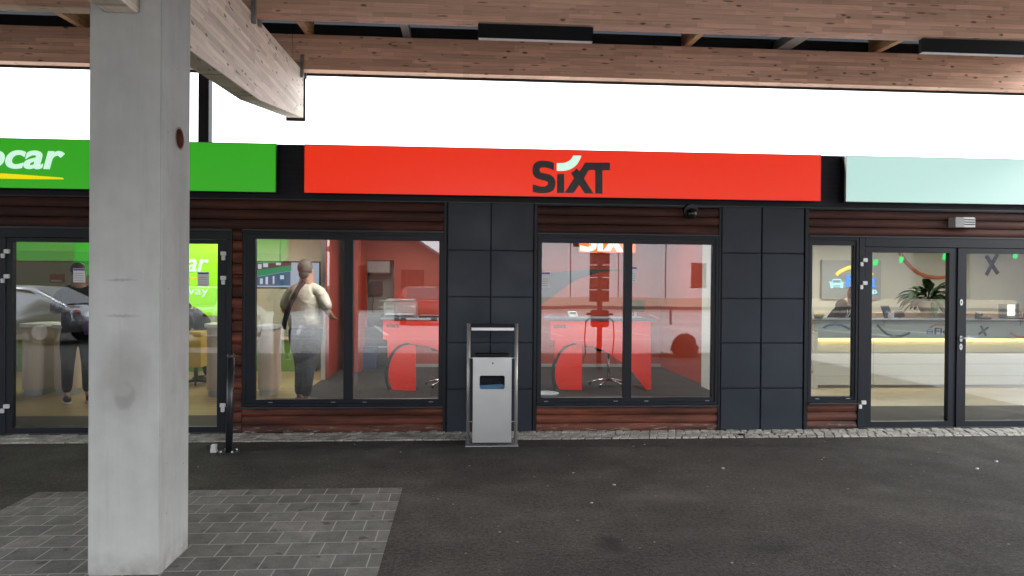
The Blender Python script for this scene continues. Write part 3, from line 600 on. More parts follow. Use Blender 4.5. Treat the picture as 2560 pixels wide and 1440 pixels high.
# paper notices stuck on the inside of the glass
def notice(px0, px1, py0, py1, lab):
    yq = D+.022; p0 = at(px0, py0, yq); p1 = at(px1, py1, yq)
    t = thing('notice', lab, 'notice', ((p0.x+p1.x)/2, yq, p1.z), 'paper notices on the glass')
    MB().box(p0.x, p1.x, yq, yq+.002, p1.z, p0.z).build('sheet', M['paper'], t)
    mb = MB(); mb.box(p0.x+.003, p1.x-.003, yq-.001, yq-.0002, p0.z-.022, p0.z-.004); mb.build('header', M['purple'], t)
    for k in range(4): MB().box(p0.x+.01, p1.x-.012-random.random()*.01, yq-.001, yq-.0002, p1.z+.02+k*.024, p1.z+.023+k*.024).build('printed_line', M['ink'], t)
notice(183, 213, 671, 706, 'white paper notice with purple header on the left-hand door glass'); notice(494, 522, 680, 716, 'white paper notice on the door glass right of the column')
notice(1354, 1375, 680, 719, 'white paper notice at the left edge of the middle window'); notice(1579, 1592, 667, 706, 'white paper notice beside the mullion of the middle window')
# ------------------------------------------------------------ concrete column
CX0, CX1, CY0, CY1 = -2.005, -1.622, 3.97, 4.37
t = thing('concrete_column', 'square light grey concrete column standing on the paving', 'column', ((CX0+CX1)/2, (CY0+CY1)/2, 0))
mb = MB(); BX0, BX1 = -1.922, -1.752
mb.prism([(CX0, 0), (CX1, 0), (CX1, 3.75), (BX1+.004, 3.75), (BX1+.004, 3.052), (BX0-.004, 3.052), (BX0-.004, 3.75), (CX0, 3.75)], CY0, CY1)
col = mb.build('shaft', M['concrete'], t, bevel=.010)
hy, hz = 4.205, 2.42
cut = MB().tube([(CX1-.12, hy, hz), (CX1+.05, hy, hz)], .058, 32).build('cutter', M['concrete'])
md = col.modifiers.new('b', 'BOOLEAN'); md.object = cut; md.operation = 'DIFFERENCE'; md.solver = 'EXACT'
me = from_obj(col); col.modifiers.clear(); col.data = me; bpy.data.objects.remove(cut)
MB().tube([(CX1-.118, hy, hz), (CX1-.11, hy, hz)], .057, 32).build('pipe_socket', M['pipe_red'], t)
mb = MB(); n = 32
for k in range(n):
    a0, a1 = 2*math.pi*k/n, 2*math.pi*(k+1)/n
    q = lambda r_, a_, x_: (x_, hy+r_*math.cos(a_), hz+r_*math.sin(a_))
    mb.add([q(.0575, a0, CX1-.11), q(.0575, a1, CX1-.11), q(.0575, a1, CX1+.002), q(.0575, a0, CX1+.002)], [(0, 1, 2, 3)])
mb.build('pipe_sleeve', M['pipe_red'], t)
mb = MB()
for k in range(n):
    a0, a1 = 2*math.pi*k/n, 2*math.pi*(k+1)/n
    q = lambda r_, a_, x_: (x_, hy+r_*math.cos(a_), hz+r_*math.sin(a_))
    mb.add([q(.057, a0, CX1+.003), q(.057, a1, CX1+.003), q(.068, a1, CX1+.003), q(.068, a0, CX1+.003)], [(0, 1, 2, 3)])
mb.build('pipe_ring', M['ring_grey'], t)
# ------------------------------------------------------------ canopy
K = thing('timber_canopy', 'wide timber canopy with glulam beams and a dark roof deck over the forecourt', 'canopy', (0, 4, 3.05))
def mainbeam(bx0, bx1, nm='main_beam'):
    pf = [(-1.3, 2.766), (4.70, 3.085), (6.28, 3.169), (7.975, 3.41), (7.975, 3.917), (5.77, 3.83), (-1.3, 3.551)]
    o = MB().prism(pf, bx0, bx1, 'x').build(nm, M['wood_y'], K, bevel=.004, seg=1); return o
mainbeam(BX0, BX1); mainbeam(BX0-8.6, BX1-8.6); mainbeam(BX0+8.75, BX1+8.75)
def ztop(y): return 3.83+(y-5.77)*.0394
for (y0, lab) in ((7.84, None), (6.05, None), (3.55, None), (1.0, None), (-1.3, None)):
    zb_ = {7.84: 3.905, 6.05: 3.829}.get(y0, ztop(y0)); xs = [-11.0, -1.845, 7.1]
    for k in range(2): MB().box(xs[k]+.002, xs[k+1]-.002, y0, y0+.14, zb_+.001, zb_+.38).build('purlin', M['wood_x'], K, bevel=.004, seg=1)
def rz(y): return 4.287+(y-7.84)*.0415
def rafter(x, w_, h, mt, nm):
    MB().prism([(-1.4, rz(-1.4)+.002), (7.98, rz(7.98)+.002), (7.98, rz(7.98)+h), (-1.4, rz(-1.4)+h)], x-w_/2, x+w_/2, 'x').build(nm, mt, K)
for px in (200, 770, 1254, 1720, 2195, 2400): rafter(X(px, 110, 7.84), .07, .22, M['rafter'], 'rafter')
for px in (1017, 1960): rafter(X(px, 110, 7.84), .16 if px > 1500 else .08, .10, M['steel_grey'], 'steel_rafter')
for x_ in (-10.6, -8.4, -6.2, 6.8): rafter(x_, .07, .22, M['rafter'], 'rafter')
mb = MB(); n = 60                        # trapezoid deck
x = -11.1
while x < 6.95:
    pr = [(x, .0), (x+.10, 0), (x+.13, .04), (x+.20, .04), (x+.23, 0)]
    for i in range(4):
        (xa, ha), (xb, hb) = pr[i], pr[i+1]
        mb.add([(xa, -1.5, rz(-1.5)+.225+ha), (xb, -1.5, rz(-1.5)+.225+hb), (xb, 8.0, rz(8.0)+.225+hb), (xa, 8.0, rz(8.0)+.225+ha)], [(0, 1, 2, 3)])
    x += .23
mb.build('roof_deck', M['deck'], K)
MB().box(-11.1, 7.15, -1.5, 8.0, 4.60, 4.64).build('roof_cover', M['deck'], K)
xa = X(765, 100, 7.95)
MB().add([(-11.1, 7.995, 4.4515), (7.15, 7.995, 4.4515), (7.15, 7.995, 4.4965), (-11.1, 7.995, 4.4965)], [(0, 1, 2, 3)]).build('eaves_vent', M['vent'], K)
mb = MB(); mb.box(-11.1, 7.15, 7.990, 8.012, 4.498, 4.595); mb.build('eaves_board', M['deck'], K)
MB().box(-11.1, 7.15, 7.990, 8.012, 3.883, 4.45).build('eaves_fascia', M['deck'], K)
for s_ in (0, -8.6, 8.75):
    MB().box(-1.942+s_, -1.733+s_, 7.9765, 7.989, 3.375, 4.0).build('end_plate', M['deck'], K); MB().box(-1.942+s_, -1.76+s_, 7.94, 7.9765, 3.372, 3.405).build('end_shoe', M['deck'], K) if s_ == 99 else None
for y0 in (7.84, 6.05):                   # steel angle brackets tying purlins to the beam
    for (xa_, xb_) in ((BX1+.001, BX1+.006), (BX0-.006, BX0-.001)):
        zz = ztop(y0); MB().prism([(y0-.035, zz-.10), (y0-.006, zz-.10), (y0-.006, zz+.13), (y0-.016, zz+.15), (y0-.035, zz+.13)], xa_, xb_+.03, 'x').build('bracket', M['galv'], K)
        MB().box(xa_, xa_+.028, y0+.145, y0+.19, zz-.06, zz+.10).build('bracket', M['galv'], K)
# dark steel post standing at the back of the canopy
p0, p1 = X(500, 250, 8.08), X(526.5, 250, 8.08)
t = tag(MB().box(p0, p1, 8.02, 8.14, 2.9, 3.96).build('steel_post', M['fascia'], None, bevel=.004), 'black steel post rising behind the green sign up to the canopy edge', 'post')
# linear lamps under the near purlin
def linlamp(x0, x1, lab):
    t = thing('linear_lamp', lab, 'lamp', ((x0+x1)/2, 6.12, 3.62), 'linear lamps under the canopy'); z1 = 3.822; z0 = 3.700
    MB().box(x0, x1, 6.075, 6.130, z0, z1).build('housing', M['lamp_black'], t, bevel=.003)
    MB().box(x0+.006, x1-.006, 6.080, 6.125, z0-.006, z0-.0005).build('diffuser', M['diffuser'], t)
linlamp(X(1195, 80, 6.075), X(1483, 90, 6.075), 'long black linear lamp under the canopy beam above the red sign'); linlamp(X(2306, 110, 6.075), X(2306, 110, 6.075)+.99, 'black linear lamp cut by the right edge of the photo')
# ------------------------------------------------------------ litter bin
def G(px, py): r_ = ray(px, py); return r_*(-HC/r_.z)
t = thing('litter_bin', 'brushed steel litter bin with ash tray hanging between two round posts', 'litter bin', (.315, 7.0, 0))
by = 6.98
bx0, bx1 = X(1182, 1000, by), X(1278.5, 1000, by); bzt = Z(1230, 895, by)
ox0, ox1, oz0, oz1 = X(1199, 960, by), X(1262, 960, by), Z(1230, 973, by), Z(1230, 939, by)
# body with rounded slot: front face built as ring + sides
mb = MB(); r_ = .018
inner = []
for (cx_, cz_, a0) in ((ox1-r_, oz1-r_, 0), (ox0+r_, oz1-r_, 90), (ox0+r_, oz0+r_, 180), (ox1-r_, oz0+r_, 270)):
    for k in range(5): g = R(a0+k*22.5); inner.append((cx_+r_*math.cos(g), cz_+r_*math.sin(g)))
outer = []
cor = [(bx1, bzt), (bx0, bzt), (bx0, .035), (bx1, .035)]
for k, c_ in enumerate(cor): outer += [c_]*5
n = 20; v = [(p[0], by, p[1]) for p in inner]+[(p[0], by, p[1]) for p in outer]+[(p[0], by+.02, p[1]) for p in inner]
fs = [(k, (k+1) % n, n+(k+1) % n, n+k) for k in range(n)]+[(k, 2*n+k, 2*n+(k+1) % n, (k+1) % n) for k in range(n)]
mb.add(v, [f for f in fs])
byb = by+.26
mb.add([(bx0, by, .035), (bx0, byb, .035), (bx0, byb, bzt), (bx0, by, bzt)], [(0, 1, 2, 3)]); mb.add([(bx1, by, .035), (bx1, byb, .035), (bx1, byb, bzt), (bx1, by, bzt)], [(0, 1, 2, 3)])
mb.add([(bx0, byb, .035), (bx1, byb, .035), (bx1, byb, bzt), (bx0, byb, bzt)], [(0, 1, 2, 3)]); mb.add([(bx0, by, .035), (bx1, by, .035), (bx1, byb, .035), (bx0, byb, .035)], [(0, 1, 2, 3)])
mb.build('bin_body', M['stainless'], t)
mb = MB(); mb.box(bx0+.01, bx1-.01, by+.021, byb-.01, .05, bzt-.02); mb.build('bin_inside', M['dark_void'], t) if False else None
mb = MB(); mb.prism([(ox0-.02, oz0-.05), (ox1+.02, oz0-.05), (ox1+.02, oz0+.028), (ox1-.03, oz0+.044), (ox0+.1, oz0+.035), (ox0-.02, oz0+.03)], by+.045, by+.2); mb.build('bin_liner', M['blue_liner'], t, bevel=.006)
MB().box(bx0+.005, bx1-.005, by+.2, by+.205, .05, bzt-.03).build('inner_bin', M['dark_void'], t)
mb = MB(); zt_ = bzt+.002                 # ash tray: flared lid
mb.add([(bx0-.004, by-.006, zt_), (bx1+.004, by-.006, zt_), (bx1+.004, byb, zt_), (bx0-.004, byb, zt_), (bx0+.03, by+.05, zt_-.05), (bx1-.03, by+.05, zt_-.05), (bx1-.03, byb-.05, zt_-.05), (bx0+.03, byb-.05, zt_-.05)],
       [(0, 1, 5, 4), (1, 2, 6, 5), (2, 3, 7, 6), (3, 0, 4, 7), (4, 5, 6, 7)])
mb.box(bx0-.006, bx1+.006, by-.008, by-.0045, zt_-.008, zt_+.004); mb.build('ash_tray', M['stainless'], t)
mb = MB(); mb.box(bx0+.02, bx1-.02, by+.12, byb-.01, zt_+.002, zt_+.026); mb.build('ash_grid', M['lamp_black'], t)
lx = (bx0+bx1)/2+.004
MB().tube([(lx, by-.004, Z(1231, 908, by)), (lx, by+.001, Z(1231, 908, by))], .008, 12).build('lock', M['lamp_black'], t)
py_ = by+.10
p0 = [X(1171, 950, py_), X(1290, 950, py_)]; pzt = Z(1230, 809, py_)
for q in p0: MB().tube([(q, py_, .01), (q, py_, pzt)], .0185, 20).build('post', M['stainless_rod'], t, smooth=True)
mb = MB(); mb.prism([(py_-.035, pzt-.040), (py_-.030, pzt-.036), (py_+.10, pzt-.036), (py_+.10, pzt-.046), (py_-.020, pzt-.046), (py_-.028, pzt-.066), (py_-.035, pzt-.066)], p0[0]+.026, p0[1]-.026, 'x')
mb.build('rain_hood', M['stainless'], t)
MB().box(p0[0]+.018, p0[1]-.018, py_-.012, py_+.09, pzt-.034, pzt-.006).build('hood_top', M['lamp_black'], t, bevel=.004)
for z_ in (Z(1230, 897, by), Z(1230, 1058, by)):
    MB().tube([(p0[0], py_-.02, z_), (bx0+.003, py_-.02, z_)], .005, 8).build('fixing_pin', M['stainless'], t); MB().tube([(bx1-.003, py_-.02, z_), (p0[1], py_-.02, z_)], .005, 8).build('fixing_pin', M['stainless'], t)
MB().box(bx0-.07, bx1+.07, by-.03, by+.24, .001, .009).build('base_plate', M['stainless'], t, bevel=.002)
# ------------------------------------------------------------ bollard + small floor socket
g = G(572, 1130); t = thing('bollard', 'slim black bollard with a domed cap by the left-hand door', 'bollard', (g.x, g.y, 0))
hb = at(571, 884, g.y).z
MB().tube([(g.x, g.y, .008), (g.x+.015, g.y, hb-.03)], .032, 20).build('pole', M['bollard'], t, smooth=True)
MB().tube([(g.x+.015, g.y, hb-.035), (g.x+.015, g.y, hb-.012), (g.x+.015, g.y, hb)], [.037, .037, .02], 20).build('cap', M['bollard'], t)
MB().tube([(g.x, g.y, .001), (g.x, g.y, .009)], .10, 24).build('base_plate', M['bollard'], t)
mb = MB()
for k in range(4): mb.tube([(g.x+.075*math.cos(k*1.57+.7), g.y+.075*math.sin(k*1.57+.7), .009), (g.x+.075*math.cos(k*1.57+.7), g.y+.075*math.sin(k*1.57+.7), .022)], .009, 6)
mb.build('bolt', M['hinge'], t)
g = G(534, 1131); t = thing('door_stop', 'small silver door stop with a black buffer on the ground beside the bollard', 'door stop', (g.x, g.y, 0))
MB().prism([(g.x-.028, 0), (g.x+.03, 0), (g.x+.03, .012), (g.x+.022, .03), (g.x+.028, .075), (g.x-.02, .075), (g.x-.026, .03)], g.y-.02, g.y+.03).build('body', M['hinge'], t, bevel=.004)
MB().tube([(g.x-.02, g.y, .055), (g.x-.055, g.y, .055)], .018, 12).build('buffer', M['black_plastic'], t)
g = G(1852, 1091); tag(MB().lathe((0, 0, 0), [(0, .0), (.035, .0), (.037, .006), (.02, .012), (0, .013)], 16).build('puck', M['black_plastic']), 'flat black rubber disc lying on the sett kerb before the cassette wall', 'rubber disc').location = (g.x, g.y, .018)
# ------------------------------------------------------------ middle shop furniture
YD = 10.55
def Q(zx, zy, ox=1340, oy=580, s=3.348, y_=YD): return lp(zx, zy, ox, oy, s, y_)
def desk(px_off, label):
    dx = X(1375.8+px_off, 800, YD)-X(1375.8, 800, YD)
    t = lthing('orange_desk', label, 'desk', (X(1500, 980, YD)+dx, YD, 0), 'orange service desks')
    cx_ = X(1500, 980, YD)
    sh_ = lambda P_: [(a_-cx_, b_) for a_, b_ in P_]
    body = sh_([Q(*q) for q in [(120, 740), (955, 740), (962, 1335), (930, 1335), (870, 1250), (800, 1165), (720, 1090), (640, 1035), (560, 990), (480, 957), (385, 938), (310, 928), (235, 955), (190, 1005), (158, 1060), (155, 905), (120, 900)]])
    MB().prism(body, -.02, .02).build('front_panel', M['orange_paint'], t)
    leg = sh_([Q(*q) for q in smooth_poly([(384, 945, 1), (384, 1325, 1), (195, 1315, 1), (172, 1260), (163, 1190), (170, 1120), (195, 1050), (235, 990), (290, 955), (335, 945)])])
    MB().prism(leg, -.0, .05).build('curved_leg', M['orange_paint'], t)
    arc = [(330, 928), (275, 945), (220, 985), (175, 1045), (148, 1115), (140, 1190), (148, 1260), (165, 1315)]
    ap = sh_([Q(*q) for q in arc]); MB().tube([(p[0], .02, p[1]) for p in ap], .022, 8).build('arch_rim', M['swoosh'], t)
    tp_ = Q(120, 740)[1]; xa_, xb_ = Q(120, 740)[0]-cx_, Q(955, 740)[0]-cx_
    MB().box(xa_-.03, xb_+.03, -.04, .65, tp_, tp_+.035).build('worktop', M['worktop'], t, bevel=.004)
    MB().box(xa_+.1, xb_-.02, .6, .63, tp_-.45, tp_).build('back_panel', M['orange_paint'], t)
    zf = Q(960, 1335)[1]
    MB().box(xb_-.10, xb_+.02, -.03, .6, .012, zf+.03).build('foot', M['black_plastic'], t); MB().box(Q(170, 1320)[0]-cx_, Q(384, 1320)[0]-cx_, .0, .12, .012, Q(384, 1325)[1]).build('foot', M['black_plastic'], t)
    me_ = text('lettering', 'sixt', xa_+.05, xa_+.24, tp_-.115, tp_-.05, -.022, M['let_dark'], t, ext=.002, offset=.02)
    return t
desk(0, 'orange service desk with an arched front, seen through the middle window')
desk(957.5-1375.8, 'orange service desk with an arched front, seen through the left window')
# monitor / printer on the desks
dt = Q(120, 740)[1]+.036
x_ = X(1588, 780, YD+.3); t = thing('monitor', 'dark computer monitor on the desk in the middle window', 'monitor', (x_, YD+.3, dt))
MB().box(x_-.14, x_+.14, YD+.26, YD+.285, dt+.09, dt+.27).build('screen', M['black_plastic'], t, bevel=.005); MB().box(x_-.015, x_+.015, YD+.28, YD+.30, dt+.01, dt+.15).build('stand', M['plinth'], t); MB().box(x_-.08, x_+.08, YD+.22, YD+.36, dt, dt+.01).build('foot', M['plinth'], t)
x_ = X(1432, 780, YD+.3); t = thing('card_terminal', 'small grey card terminal on the desk in the middle window', 'card terminal', (x_, YD+.3, dt))
MB().prism([(YD+.22, dt), (YD+.40, dt), (YD+.40, dt+.09), (YD+.24, dt+.04)], x_-.07, x_+.07, 'x').build('body', M['plinth'], t, bevel=.008); MB().box(x_-.05, x_+.05, YD+.27, YD+.36, dt+.062, dt+.075).build('display', M['black_plastic'], t)
x0_, x1_ = X(962, 780, YD+.35), X(1042, 780, YD+.35); t = thing('printer', 'pale grey office printer on the desk in the left window', 'printer', ((x0_+x1_)/2, YD+.35, dt))
MB().box(x0_, x1_, YD+.2, YD+.6, dt, dt+.22).build('case', M['plinth'], t, bevel=.01); MB().box(x0_+.03, x1_-.03, YD+.12, YD+.2, dt+.03, dt+.05).build('paper_tray', M['paper'], t); MB().box(x0_+.02, x1_-.02, YD+.22, YD+.58, dt+.221, dt+.26).build('lid', M['grey_panel'], t, bevel=.01)
x0_, x1_ = X(1048, 785, YD+.1), X(1093, 785, YD+.1); t = thing('keyboard', 'black keyboard on the desk beside the printer', 'keyboard', ((x0_+x1_)/2, YD+.1, dt))
MB().box(x0_, x1_+.1, YD+.02, YD+.2, dt, dt+.025).build('case', M['black_plastic'], t, bevel=.004)
mb = MB()
for i in range(9):
    for j in range(3): mb.box(x0_+.02+i*.038, x0_+.048+i*.038, YD+.03+j*.05, YD+.07+j*.05, dt+.025, dt+.033)
mb.build('keys', M['grey_panel'], t)
def stool(px, label, seat='leather', Y=11.0):
    x_ = X(px, 950, Y); t = lthing('bar_stool', label, 'stool', (x_, Y, .012), 'office stools')
    mb = MB()
    for k in range(5):
        g_ = k*2*math.pi/5+.3; mb.tube([(0, 0, .10), (.18*math.cos(g_), .18*math.sin(g_), .08), (.3*math.cos(g_), .3*math.sin(g_), .045)], [.022, .017, .012], 8)
    mb.build('star_base', M['chrome'], t, smooth=True); MB().tube([(0, 0, .08), (0, 0, .55)], [.026, .02], 12).build('column', M['chrome'], t, smooth=True)
    MB().lathe((0, 0, .55), [(0, 0), (.2, .0), (.23, .03), (.22, .07), (0, .08)], 24).build('seat', M[seat], t, smooth=True)
    mb = MB()
    for k in range(5): g_ = k*2*math.pi/5+.3; mb.ball((.3*math.cos(g_), .3*math.sin(g_), .03), .028, 10, 6)
    mb.build('castors', M['black_plastic'], t, smooth=True)
    return t
stool(1521, 'swivel stool with a chrome star base behind the middle orange desk'); stool(1112, 'dark swivel stool behind the left orange desk')
# waste basket by the glass
yw = 8.35; x_ = X(1366, 985, yw); zt_ = Z(1366, 981, yw); t = lthing('waste_basket', 'pale waste basket with a clear liner just inside the middle window', 'waste basket', (x_, yw, .012))
MB().lathe((0, 0, 0), [(0, 0), (.10, 0), (.135, zt_-.03), (.13, zt_-.03), (.10, .02)], 24).build('basket', M['bin_white'], t, smooth=True); MB().lathe((0, 0, 0), [(.12, zt_-.2), (.142, zt_-.03), (.146, zt_-.015), (.136, zt_-.02)], 24).build('liner', M['bin_white'], t, smooth=True)
# lit sign on the back wall of the middle shop
yn = yb-.09; nx0, nx1 = X(1450, 620, yn), X(1588, 620, yn); nz0 = Z(1500, 629, yn)
t = thing('neon_sign', 'white lit letters with an orange halo high on the back wall of the middle shop', 'sign', ((nx0+nx1)/2, yn, nz0))
def remap(P_, y0, y1):
    mb = MB()
    for q in P_:
        mb.prism([(nx0+(a_-305)/(2215-305)*(nx1-nx0), nz0+(1118-b_)/(1118-312)*.42) for a_, b_ in q], y0, y1)
    return mb
remap([smooth_poly(S_), I_, XT_, smooth_poly(A_)], yn-.03, yn).build('letters', M['neon_white'], t)
mb = MB(); mb.box(nx0-.012, nx1+.012, yn+.03, yn+.035, nz0-.012, nz0+.3); mb.build('halo_light', M['neon_orange'], t) 
MB().box(nx0-.03, nx1+.03, yn+.04, yn+.085, nz0-.03, nz0+.34).build('back_box', M['orange_wall'], t)
# pantry door and fittings
yd = yb-.05; px0, px1 = X(884, 800, yd), X(917, 800, yd)
t = tag(MB().box(px0, px1, yd, yd+.04, .012, dzt-.03).build('door', M['orange_wall'], B), None)
t['label'] = 'orange inner door standing open'
MB().tube([(px1-.03, yd, 1.02), (px1-.03, yd-.05, 1.02), (px1-.13, yd-.05, 1.02)], .01, 8).build('handle', M['black_plastic'], t)
yk = YB-.06
def kx(px): return X(px, 800, yk)
t = thing('wall_cabinet', 'grey wall cabinet high in the pantry behind the orange door', 'cabinet', (kx(950), yk, 1.7)); MB().box(kx(915), kx(978), yk-.3, yk+.03, Z(940, 683, yk), 2.35).build('carcass', M['cabinet'], t, bevel=.005); MB().box(kx(915)+.01, kx(946), yk-.315, yk-.301, Z(940, 681, yk), 2.34).build('cabinet_door', M['grey_panel'], t); MB().box(kx(947), kx(978)-.01, yk-.315, yk-.301, Z(940, 681, yk), 2.34).build('cabinet_door', M['grey_panel'], t)
t = thing('wall_screen', 'small black screen with a hanging cable on the pantry wall', 'screen', (kx(940), yk, 1.6)); MB().box(kx(926), kx(957), yk-.06, yk-.0, Z(940, 737, yk), Z(940, 703, yk)).build('panel', M['black_plastic'], t, bevel=.006); MB().tube([(kx(932), yk-.03, Z(940, 737, yk)), (kx(932)+.015, yk-.03, Z(940, 750, yk)), (kx(931), yk-.03, Z(940, 765, yk)), (kx(933), yk-.03, Z(940, 782, yk))], .008, 6).build('cable', M['black_plastic'], t)
t = thing('pantry_shelf', 'dark sideboard with stacked dark boxes in the pantry', 'shelf', (kx(945), yk-.2, 0)); MB().box(kx(912), kx(976), yk-.45, yk-.02, .012, Z(940, 815, yk)).build('carcass', M['black_plastic'], t, bevel=.005); MB().box(kx(912), kx(976), yk-.46, yk-.455, Z(940, 862, yk)-.015, Z(940, 862, yk)+.015).build('rail', M['grey_panel'], t); MB().box(kx(924), kx(960), yk-.4, yk-.1, Z(940, 815, yk)+.001, Z(940, 790, yk)).build('box', M['leather'], t, bevel=.01)
t = thing('waste_bin', 'dark blue waste bin on the pantry floor', 'bin', (kx(933), yb-.2, 0)); bz = Z(940, 872, yb-.25); MB().prism([(kx(920), .012), (kx(950), .012), (kx(953), bz), (kx(917), bz)], yb-.35, yb-.1).build('body', M['navy'], t, bevel=.01); MB().box(kx(916), kx(954), yb-.36, yb-.09, bz, bz+.03).build('lid', M['navy'], t, bevel=.008)
# screen with an advert in the left window (street scene, no lettering)
ysn = 11.2; a0 = at(600, 655, ysn); a1 = at(797, 719, ysn)
em('pic_sky', (.55, .68, .85), .55); em('pic_brick', (.22, .09, .10), .5); em('pic_green', (.02, .42, .18), .55); em('pic_glass', (.06, .16, .30), .6); em('pic_white', (.75, .85, .95), .7)
t = thing('advert_screen', 'wide lit screen showing a brick building with a green awning, in the left window', 'screen', ((a0.x+a1.x)/2, ysn, a1.z))
MB().box(a0.x-.02, a1.x+.02, ysn+.012, ysn+.06, a1.z-.02, a0.z+.02).build('case', M['black_plastic'], t, bevel=.004); MB().box(a0.x, a1.x, ysn+.004, ysn+.011, a1.z, a0.z).build('picture', M['pic_sky'], t)
def sp(px, py, d=.0): p = at(px, py, ysn); return (p.x, p.z)
MB().prism([sp(601, 656), sp(728, 656), sp(728, 676), sp(601, 690)], ysn+.001, ysn+.0035).build('pictured_bricks', M['pic_brick'], t)
MB().prism([sp(601, 681), sp(728, 663), sp(728, 677), sp(601, 698)], ysn-.002, ysn+.0008).build('pictured_awning', M['pic_green'], t)
MB().prism([sp(601, 699), sp(726, 678), sp(726, 714), sp(601, 714)], ysn+.001, ysn+.0034).build('pictured_shopfront', M['pic_glass'], t)
for (xa_, ya_, w_, h_) in ((645, 660, 9, 12), (658, 658, 12, 10), (690, 657, 12, 6), (650, 696, 7, 14), (664, 692, 6, 19), (682, 690, 4, 20), (700, 688, 10, 10)):
    q0, q1 = sp(xa_, ya_), sp(xa_+w_, ya_+h_); MB().box(q0[0], q1[0], ysn-.003, ysn-.0025, q1[1], q0[1]).build('pictured_window', M['pic_white'], t)
MB().tube([((a0.x+a1.x)/2, ysn+.04, a0.z+.02), ((a0.x+a1.x)/2, ysn+.04, 2.56)], .015, 8).build('hanger', M['plinth'], t)
# ------------------------------------------------------------ left shop
yg = 12.4
gx0, gx1, gz0_, gz1_ = X(380, 700, yg), X(560, 700, yg), Z(500, 789, yg), 2.45
t = thing('lime_wall_sign', 'bright lime green lit wall panel with white lettering, right of the column', 'sign', ((gx0+gx1)/2, yg, gz0_))
MB().box(gx0, gx1, yg, yg+.06, gz0_, gz1_).build('panel', M['lime'], t, bevel=.004)
em('let_ice', (.8, 1, .85), .95); em('let_yel2', (1, .8, .02), .9)
text('lettering', 'europcar', X(522, 660, yg)-1.50, X(522, 660, yg), Z(500, 681, yg)-.09, Z(500, 648, yg)+.0, yg-.006, M['let_ice'], t, ext=.005, offset=.014, shear=.22)
text('lettering', 'mobility your way', X(521, 730, yg)-1.9, X(521, 730, yg), Z(500, 743, yg)-.0, Z(500, 716, yg), yg-.006, M['let_ice'], t, ext=.004)
z_ = Z(500, 697, yg); xe = X(522, 690, yg); MB().prism([(xe-1.4, z_+.05), (xe-.7, z_+.045), (xe-.02, z_+.012), (xe, z_), (xe-.7, z_-.01), (xe-1.4, z_-.03)], yg-.006, yg-.001).build('yellow_swoosh', M['let_yel2'], t)
x_ = X(204, 620, yg); t = tag(MB().box(x_-.12, x_+.55, yg, yg+.05, Z(204, 690, yg), 2.4).build('green_wall_panel', M['green_sign'], bevel=.004), 'dark green wall panel just left of the column inside the left shop', 'wall panel')
def counter(px0, px1, pyt, pyb, label, mt='desk_beige', Yf=None, wave=.0):
    g_ = G((px0+px1)/2, pyb); Y = Yf or g_.y; x0, x1 = X(px0, 850, Y), X(px1, 850, Y); zt = Z((px0+px1)/2, pyt, Y)
    t = thing('service_counter', label, 'counter', ((x0+x1)/2, Y, 0), 'counters in the left shop')
    r0 = min(.16, (x1-x0)/2-.01); 
    def rr(e, dz=0):
        out = []
        for (cx_, cy_, s0) in ((x1-r0, Y+r0, 270), (x1-r0, Y+.6-r0, 0), (x0+r0, Y+.6-r0, 90), (x0+r0, Y+r0, 180)):
            for k in range(6): g2 = R(s0+k*18); out.append((cx_+(r0+e)*math.cos(g2), cy_+(r0+e)*math.sin(g2)))
        return out
    MB().prism(rr(0), .10, zt-.045, 'z').build('front', M[mt], t); MB().prism(rr(-.02), .012, .0995, 'z').build('plinth', M['plinth'], t); MB().prism(rr(.03), zt-.044, zt, 'z').build('worktop', M['desk_white'], t)
    return t
counter(508, 600, 811, 995, 'beige rounded counter seen in the door glass right of the column'); counter(44, 100, 810, 993, 'beige counter at the far left inside the left shop'); counter(124, 185, 812, 992, 'beige counter behind the person in dark clothes')
counter(640, 680, 815, 993, 'beige counter at the left edge of the left window')
t = thing('side_table', 'small yellow-green cabinet on castors behind the beige counter', 'cabinet', (X(490, 900, 11), 11, 0)); xq = X(490, 900, 11.2); MB().box(xq-.12, xq+.14, 11.0, 11.4, .3, .84).build('carcass', M['sweets'], t, bevel=.01); MB().tube([(xq, 11.2, .08), (xq, 11.2, .3)], .03, 8).build('column', M['black_plastic'], t); mb = MB(); [mb.tube([(xq, 11.2, .09), (xq+.25*math.cos(k*1.257), 11.2+.25*math.sin(k*1.257), .05)], .018, 6) for k in range(5)]; mb.build('star_base', M['black_plastic'], t)
yo = 12.9; t = thing('green_cupboard', 'long low green cupboard along the back of the left shop', 'cupboard', (-4.6, yo, 0)); MB().box(X(44, 900, yo), X(790, 900, yo), yo, yo+.5, .012, Z(300, 850, yo)).build('carcass', M['green_wall'], t, bevel=.006)
MB().box(X(44, 900, yo)-.02, X(790, 900, yo)+.01, yo-.02, yo+.52, Z(300, 850, yo)+.001, Z(300, 850, yo)+.03).build('worktop', M['desk_beige'], t)
t = thing('brochure_card', 'small orange poster on the beige wall of the left shop', 'poster', (X(142, 690, yb), yb-.01, 1.6)); p0 = at(125, 685, yb-.012); p1 = at(161, 707, yb-.012); MB().box(p0.x, p1.x, yb-.012, yb-.002, p1.z, p0.z).build('sheet', M['terracotta'], t); MB().box(p0.x+.02, p1.x-.05, yb-.014, yb-.0125, p1.z+.02, p1.z+.05).build('strip', M['paper'], t)
